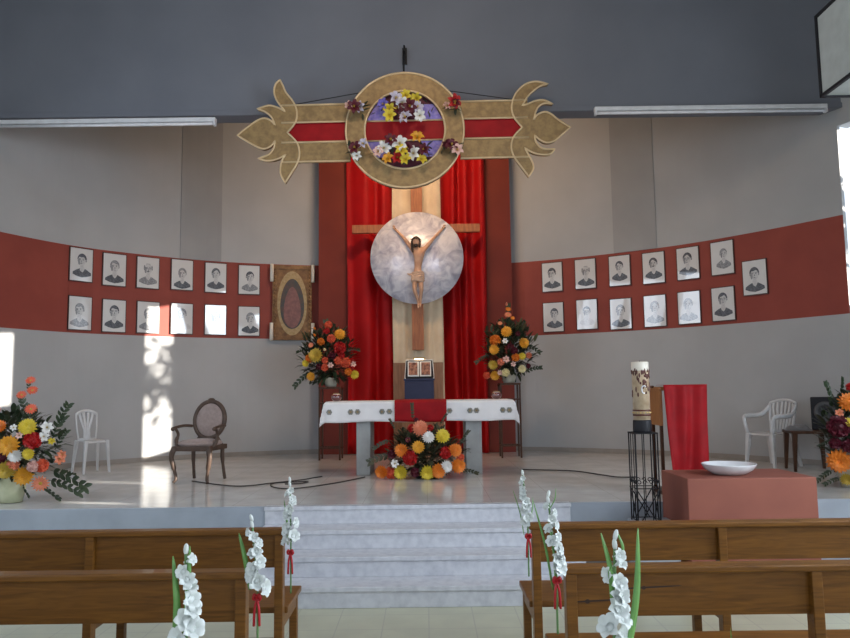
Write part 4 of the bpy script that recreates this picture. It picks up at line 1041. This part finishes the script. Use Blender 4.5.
# lectern
YL = 7.05
l0, l1 = P(663, 384.5, YL), P(706, 384.5, YL); zl = l0.z-STAGE
e = empty('lectern', ((l0.x+l1.x)/2, YL+.18, STAGE), 0, 'wooden lectern with dark posts standing behind the clay-coloured block', 'lectern')
hw = (l1.x-l0.x)/2
b = MB(); b.hexa([(-hw-.04,-.16,zl-.06),(hw+.01,-.16,zl-.06),(hw+.01,.20,zl-.06),(-hw-.04,.20,zl-.06)], [(-hw-.04,-.16,zl-.025),(hw+.01,-.16,zl-.025),(hw+.01,.20,zl-.02),(-hw-.04,.20,zl-.02)]); b.build('desk', M['orangewood'], e, .004)
b = MB(); b.box(-hw-.03,-hw,-.14,.16,zl-.40,zl-.06); b.build('side_panel', M['orangewood'], e, .004)
b = MB(); b.box(hw-.02,hw+.005,-.14,.16,zl-.40,zl-.06); b.build('side_panel', M['orangewood'], e, .004)
for x_ in (-hw-.028, hw-.02):
    for y_ in (-.13, .12):
        b = MB(); b.box(x_,x_+.028,y_,y_+.028,.04,zl-.38); b.build('post', M['darkwood'], e)
b = MB(); b.box(-hw-.04,hw+.02,-.2,.2,0,.04); b.build('base', M['darkwood'], e, .006)
b = MB(); b.tube([(-hw-.04,0,zl-.02),(-hw-.11,-.02,zl-.025)], .012, 8); b.build('book_ledge', M['darkwood'], e)
e = empty('lectern_cloth', ((l0.x+l1.x)/2, YL, STAGE+zl), 0, 'long red cloth hanging down the front of the wooden lectern', 'cloth')
b = MB(); nx, nz = 30, 30
for j in range(nz+1):
    for i in range(nx+1):
        u = i/nx*2-1; v = j/nz
        if v < .2: t_ = v/.2; y_ = .20*(1-t_); z_ = -.015; wv_ = 1
        else:
            t_ = (v-.2)/.8; y_ = -.02*t_-.012-.022*t_*(1+math.sin(u*4+2.2*t_*3))-.012*math.sin(u*8+2+t_*2); z_ = -.015-(zl-.06)*t_; wv_ = 1-.20*t_
        b.v.append(Vector((u*(hw+.004)*wv_, y_, z_+.008)))
for j in range(nz):
    for i in range(nx): q_ = j*(nx+1)+i; b.f.append((q_, q_+1, q_+nx+2, q_+nx+1)); b.m.append(0); b.smooth.append(True)
o = b.build('fabric', M['redcloth'], e); s = o.modifiers.new('t', 'SOLIDIFY'); s.thickness = .004

bz = P(750, 478, 6.0).z
e = empty('clay_block', (2.66, 6.33, 0), 0, 'broad clay-red block standing at the stage edge behind the right pews', 'block')
b = MB(); b.box(-.53,.53,-.33,.33,0,bz); b.build('block', M['brick'], e, .008)
bc = P(730, 472, 6.25)
e = empty('bowl', (bc.x, 6.27, bz+.001), 0, 'wide white ceramic bowl on the clay-red block', 'bowl')
b = MB(); b.lathe([(.10,0),(.135,.004),(.20,.045),(.222,.085),(.224,.092),(.214,.09),(.19,.05),(.12,.018),(.001,.014)], 40); b.build('basin', M['ceramic'], e)

# ---------------------------------------------------------------- cables on the stage
def cable(pts, label, r=.007):
    ps = [F(x, y, STAGE+r) for x, y in pts]; o = ps[0].copy()
    e = MB(); e.tube([p-o for p in spline(ps, 5)], r, 6); q_ = e.build('cable', M['cable'], None, loc=o); tag(q_, label, 'cable')
cable([(192,481),(222,485),(245,486),(272,483),(300,480),(312,478),(322,476.5)], 'thin black cable on the stage running right from the brown armchair')
cable([(365,477),(335,483),(300,488),(282,488.5),(271,486),(274,483),(292,482),(308,481.5),(300,483.5),(285,484)], 'black cable with a loop on the stage left of the altar')
cable([(522,469.5),(548,470),(575,471),(600,474.5),(618,477),(636,477)], 'black cable on the stage running to the iron candle stand', .008)

# ---------------------------------------------------------------- pews
def make_pew(x0, x1, posts, yb, label, knots=False):
    """x0 aisle-side end .. x1; back plane at y=yb, seat towards +y"""
    e = empty('pew', ((x0+x1)/2, yb, 0), 0, label, 'pew', 'wooden pews facing the altar'); c = (x0+x1)/2
    a, b_ = min(x0, x1), max(x0, x1)
    m = MB(); m.box(a-c-.01, b_-c+.01, -.045, .045, .868, .90); m.build('top_rail', M['pewwood'], e, .008)
    ps = sorted(posts)
    for i in range(len(ps)-1):
        m = MB(); xa, xb_ = ps[i]-c+.024, ps[i+1]-c-.024
        m.box(xa, xb_, -.004, .018, .68, .868)
        if knots and i == 0:
            for (kx, kz, kr, L) in ((xa+.30,.80,.010,.28),(xa+.05,.745,.012,.22)):
                m.disc(kx, kz, kr, kr*.8, -.004, 1, 14, .001)
                m.disc(kx+.03, kz+.002, L*.5, .004, -.004, 1, 14, .0008, rot=.04)
        m.build('back_board', [M['pewwood'], M['knot']], e, .002)
    for p_ in ps:
        m = MB(); m.hexa([(p_-c-.024,-.04,0),(p_-c+.024,-.04,0),(p_-c+.024,.03,0),(p_-c-.024,.03,0)], [(p_-c-.024,-.035,.868),(p_-c+.024,-.035,.868),(p_-c+.024,.03,.868),(p_-c-.024,.03,.868)]); m.build('post', M['pewwood'], e, .004)
        m = MB(); m.box(p_-c-.024, p_-c+.024, .42, .47, 0, .415); m.build('leg', M['pewwood'], e, .004)
        m = MB(); m.box(p_-c-.02, p_-c+.02, .03, .42, .34, .415); m.build('seat_bearer', M['pewwood'], e, .003)
    m = MB(); m.box(a-c-.01, b_-c+.01, .035, .50, .415, .45); m.build('seat', M['pewwood'], e, .006)
    return e
Y1, Y2, Y3 = 4.24, 3.27, 2.3
LX = [-.82, -1.93, -3.05]; RX = [.625, 1.70, 2.80]
def pewpair(y, n, y2=None, LX=LX, RX=RX):
    names = {1: 'farthest', 2: 'second', 3: 'nearest'}
    make_pew(LX[0]+.03, LX[-1]-.03, LX, y, {1:'brown wooden pew in front of the stage, left of the aisle, farther row',2:'brown wooden pew left of the aisle, nearer to the camera',3:'brown wooden pew left of the aisle just below the picture edge'}[n])
    make_pew(RX[0]-.03, RX[-1]+.03, RX, y2 or y, {1:'brown wooden pew in front of the stage, right of the aisle, farther row',2:'brown wooden pew with dark knots right of the aisle, nearer to the camera',3:'brown wooden pew right of the aisle just below the picture edge'}[n], n == 2)
pewpair(Y1, 1, 4.29, [-.85]+LX[1:]); pewpair(Y2, 2, 3.28); pewpair(2.27, 3, 2.24, [-.76]+LX[1:], [.60]+RX[1:])

# ---------------------------------------------------------------- gladioli tied to the pews
def glad(px_, ytop, ybot, D, label, leaves=(), seed=0, lean=0, rib=None, side=1, fat=1.0):
    r = random.Random(seed); top = P(px_+lean, ytop, D); bot = P(px_, ybot, D)
    zr = (P(px_, rib, D).z if rib else bot.z-.06)
    base = Vector((bot.x, D, max(.45, zr-.22)))
    e = empty('gladiolus', base, 0, label, 'flower', 'white gladioli tied to the pew ends')
    t = top-base; bo = bot-base
    m = MB(); m.tube(spline([Vector((0,0,0)), Vector((bo.x*.6,0,bo.z*.5)), Vector((bo.x,-.005,bo.z)), (bo+t)/2, t], 5), .005, 6); m.build('stem', M['stem'], e)
    L = (t-bo).length; n = max(8, int(L/.023))
    for i in range(n):
        f_ = i/(n-1); p_ = bo.lerp(t, f_); s = (1-.62*f_)*fat
        m = MB(); R_ = .046*s; d = Vector((r.uniform(-.9,.9), -.75+r.uniform(-.3,.5), .25+r.uniform(-.2,.3))).normalized()
        if f_ > .9:
            d = Vector((d.x*.3,-.1,1)); m.ell((0,0,-.004), .008, .008, .018, 8, 6)
        else:
            for k in range(6): petal_mesh(m, R_, R_*.40, .55, .85, k*PI/3+r.uniform(-.15,.15), y0=.003)
            m.lathe([(.003,-.02),(R_*.22,.0),(R_*.32,R_*.35)], 8)
        o = m.build('blossom', M['glad'], e); o.matrix_local = Matrix.Translation(p_+d*.012) @ facing(d, r.uniform(0, 6))
    for (x0, y0, x1, y1, w_) in leaves:
        a, b = P(x0, y0, D)-base, P(x1, y1, D)-base
        m = MB(); path = spline([a, (a+b)/2+Vector((.008*side,-.01,0)), b], 6); vs = []; nn_ = len(path)
        for i, p_ in enumerate(path):
            w = w_*math.sin(PI*(.12+.86*i/(nn_-1)))**.7; tw = .8*i/nn_
            vs += [p_+Vector((-w*math.cos(tw),-w*math.sin(tw),0)), p_+Vector((0,-w*.3,0)), p_+Vector((w*math.cos(tw),w*math.sin(tw),0))]
        fs = []
        for i in range(nn_-1):
            for k in range(2): q_ = i*3+k; fs.append((q_, q_+1, q_+4, q_+3))
        m.add(vs, fs, 0, None, True); o = m.build('leaf', M['leafgreen'], e); s = o.modifiers.new('t', 'SOLIDIFY'); s.thickness = .0015
    z0 = zr-base.z
    m = MB(); 
    for s in (-1, 1):
        m.tube(spline([Vector((0,-.012,z0)), Vector((s*.010,-.025,z0+.022)), Vector((s*.016,-.02,z0+.002)), Vector((0,-.012,z0))], 4), .009, 6, flat=.6)
        m.tube(spline([Vector((0,-.012,z0)), Vector((s*.009,-.02,z0-.04)), Vector((s*.012,-.018,z0-.11))], 4), .009, 6, flat=.6)
    m.lathe([(.012,z0-.012),(.015,z0),(.012,z0+.012)], 10)
    m.build('ribbon', M['ribbon'], e)
    return e
glad(291, 481, 542, 4.17, 'white gladiolus with red ribbon on the left aisle pew nearest the stage', [(288,545,284,500,.006)], 1, rib=553, lean=-1)
glad(258, 520, 588, 3.20, 'white gladiolus with a broad left leaf on the second pew left of the aisle', [(250,590,239,533,.011)], 2, rib=598, lean=-6)
glad(187, 552, 640, 2.20, 'white gladiolus with green leaves at the bottom left, nearest the camera', [(178,650,173,556,.010),(182,650,190,546,.008),(175,650,176,585,.012)], 3, rib=660, lean=-1)
glad(527.5, 474, 522, 4.24, 'slender white gladiolus with red ribbon on the right aisle pew nearest the stage', [(524,535,513,490,.004),(527,530,533,497,.004)], 4, rib=537, lean=-5, fat=.85)
glad(556, 496, 573, 3.20, 'white gladiolus with bent leaves on the second pew right of the aisle', [(553,590,533,500,.006),(556,590,548,520,.006),(549,510,556,488,.003)], 5, rib=581, lean=-8, fat=.9)
glad(614, 538, 640, 2.17, 'white gladiolus between two tall leaves at the bottom right, nearest the camera', [(628,655,638,528,.012),(612,600,601,533,.009),(622,560,616,530,.005)], 6, rib=664, lean=1)
pb = P(731, 627, 2.6); e = empty('leaf_blade', (pb.x, 2.6, .4515), 0, 'single green leaf tip poking up at the bottom edge, right of the aisle', 'leaf', None)
m = MB(); tz = pb.z-.4515
m.add([(-.012,0,0),(.012,0,0),(.010,-.002,tz*.6),(-.008,-.002,tz*.6),(-.004,-.004,tz)], [(0,1,2,3),(3,2,4)]); o = m.build('blade', M['leafgreen'], e); s = o.modifiers.new('t', 'SOLIDIFY'); s.thickness = .002

# ---------------------------------------------------------------- tree outside that dapples the low sun
SD = Vector(SDIR)
tc = Vector((5.48, 8.86, 3.85))-SD*.55
e = empty('tree', (tc.x, tc.y, -.2), 0, 'leafy tree outside the tall window at the right', 'tree')
m = MB(); m.tube([(0.5,-.6,0),(.45,-.5,2.5),(.2,-.3,tc.z)], [.14,.11,.05], 10); m.build('trunk', M['bark'], e)
m = MB(); r = random.Random(12)
for k in range(90):
    c = Vector((r.uniform(-.5,.5), r.gauss(.18,.30), tc.z+.2+r.gauss(-.1,.22)))
    for j in range(3):
        d = Vector((r.uniform(-1,1), r.uniform(-1,1), r.uniform(-.5,.8))); leaf(m, c+d*.05, d, .2, .06)
m.build('foliage', M['leafdark'], e)['kind'] = 'stuff'

# ---------------------------------------------------------------- light
sc = bpy.context.scene
wd = bpy.data.worlds.new('sky'); sc.world = wd; wd.use_nodes = True
bg = wd.node_tree.nodes['Background']; bg.inputs['Color'].default_value = (.78,.88,1,1); bg.inputs['Strength'].default_value = 1.8
def area(name, loc, direction, sx, sy, power, colr, spread=None):
    l = bpy.data.lights.new(name, 'AREA'); l.shape = 'RECTANGLE'; l.size = sx; l.size_y = sy; l.energy = power; l.color = colr
    if spread: l.spread = spread
    o = bpy.data.objects.new(name, l); col.objects.link(o); o.location = loc
    o.rotation_euler = Vector(direction).to_track_quat('-Z', 'Y').to_euler(); return o
cool = (.80,.89,1.0)
area('daylight_rear_door', (0,-6.25,1.7), (0,1,-.3), 2.6, 3.4, 70, cool)
area('daylight_rear_left', (-3.65,-6.25,3.0), (0,1,-.4), 2.5, 3.2, 60, cool)
area('daylight_rear_right', (3.65,-6.25,3.0), (0,1,-.4), 2.5, 3.2, 60, cool)
for (a, b, c, d) in NW:
    area('daylight_right', (5.85, (a+b)/2, (c+d)/2), (-1,0,-.5), b-a, d-c, 138*(b-a), cool)
for (a, b, c, d) in NWL:
    area('daylight_left', (-6.1, (a+b)/2, (c+d)/2), (1,0,-.5), b-a, d-c, 36*(b-a), (.72,.84,1.0))
su = bpy.data.lights.new('sun', 'SUN'); su.energy = 22; su.angle = R(.4); su.color = (1,.93,.82)
so = bpy.data.objects.new('sun', su); col.objects.link(so); so.rotation_euler = SD.to_track_quat('-Z', 'Y').to_euler()
# warm lamp behind the beam over the altar
wl = area('warm_apse_lamp', (-.1,9.6,6.3), (0,1,-1.0), 1.6, .2, 95, (1,.66,.40))
area('warm_nave_lamp', (-.1,5.2,6.7), (0,1,-1.0), .5, .5, 42, (1,.70,.45))
# ---------------------------------------------------------------- camera
cam = bpy.data.cameras.new('camera'); co = bpy.data.objects.new('camera', cam); col.objects.link(co)
cam.sensor_fit = 'HORIZONTAL'; cam.sensor_width = 36; cam.lens = 36*FPX/850; cam.clip_start = .05
co.matrix_world = Matrix.Translation((0,0,EYE)) @ Matrix.Rotation(R(90)+PITCH, 4, 'X') @ Matrix.Rotation(-ROLL, 4, 'Z')
sc.camera = co
sc.view_settings.view_transform = 'Standard'; sc.view_settings.look = 'None'; sc.view_settings.gamma = 1; sc.view_settings.use_curve_mapping = False
sc.view_settings.exposure = -0.3
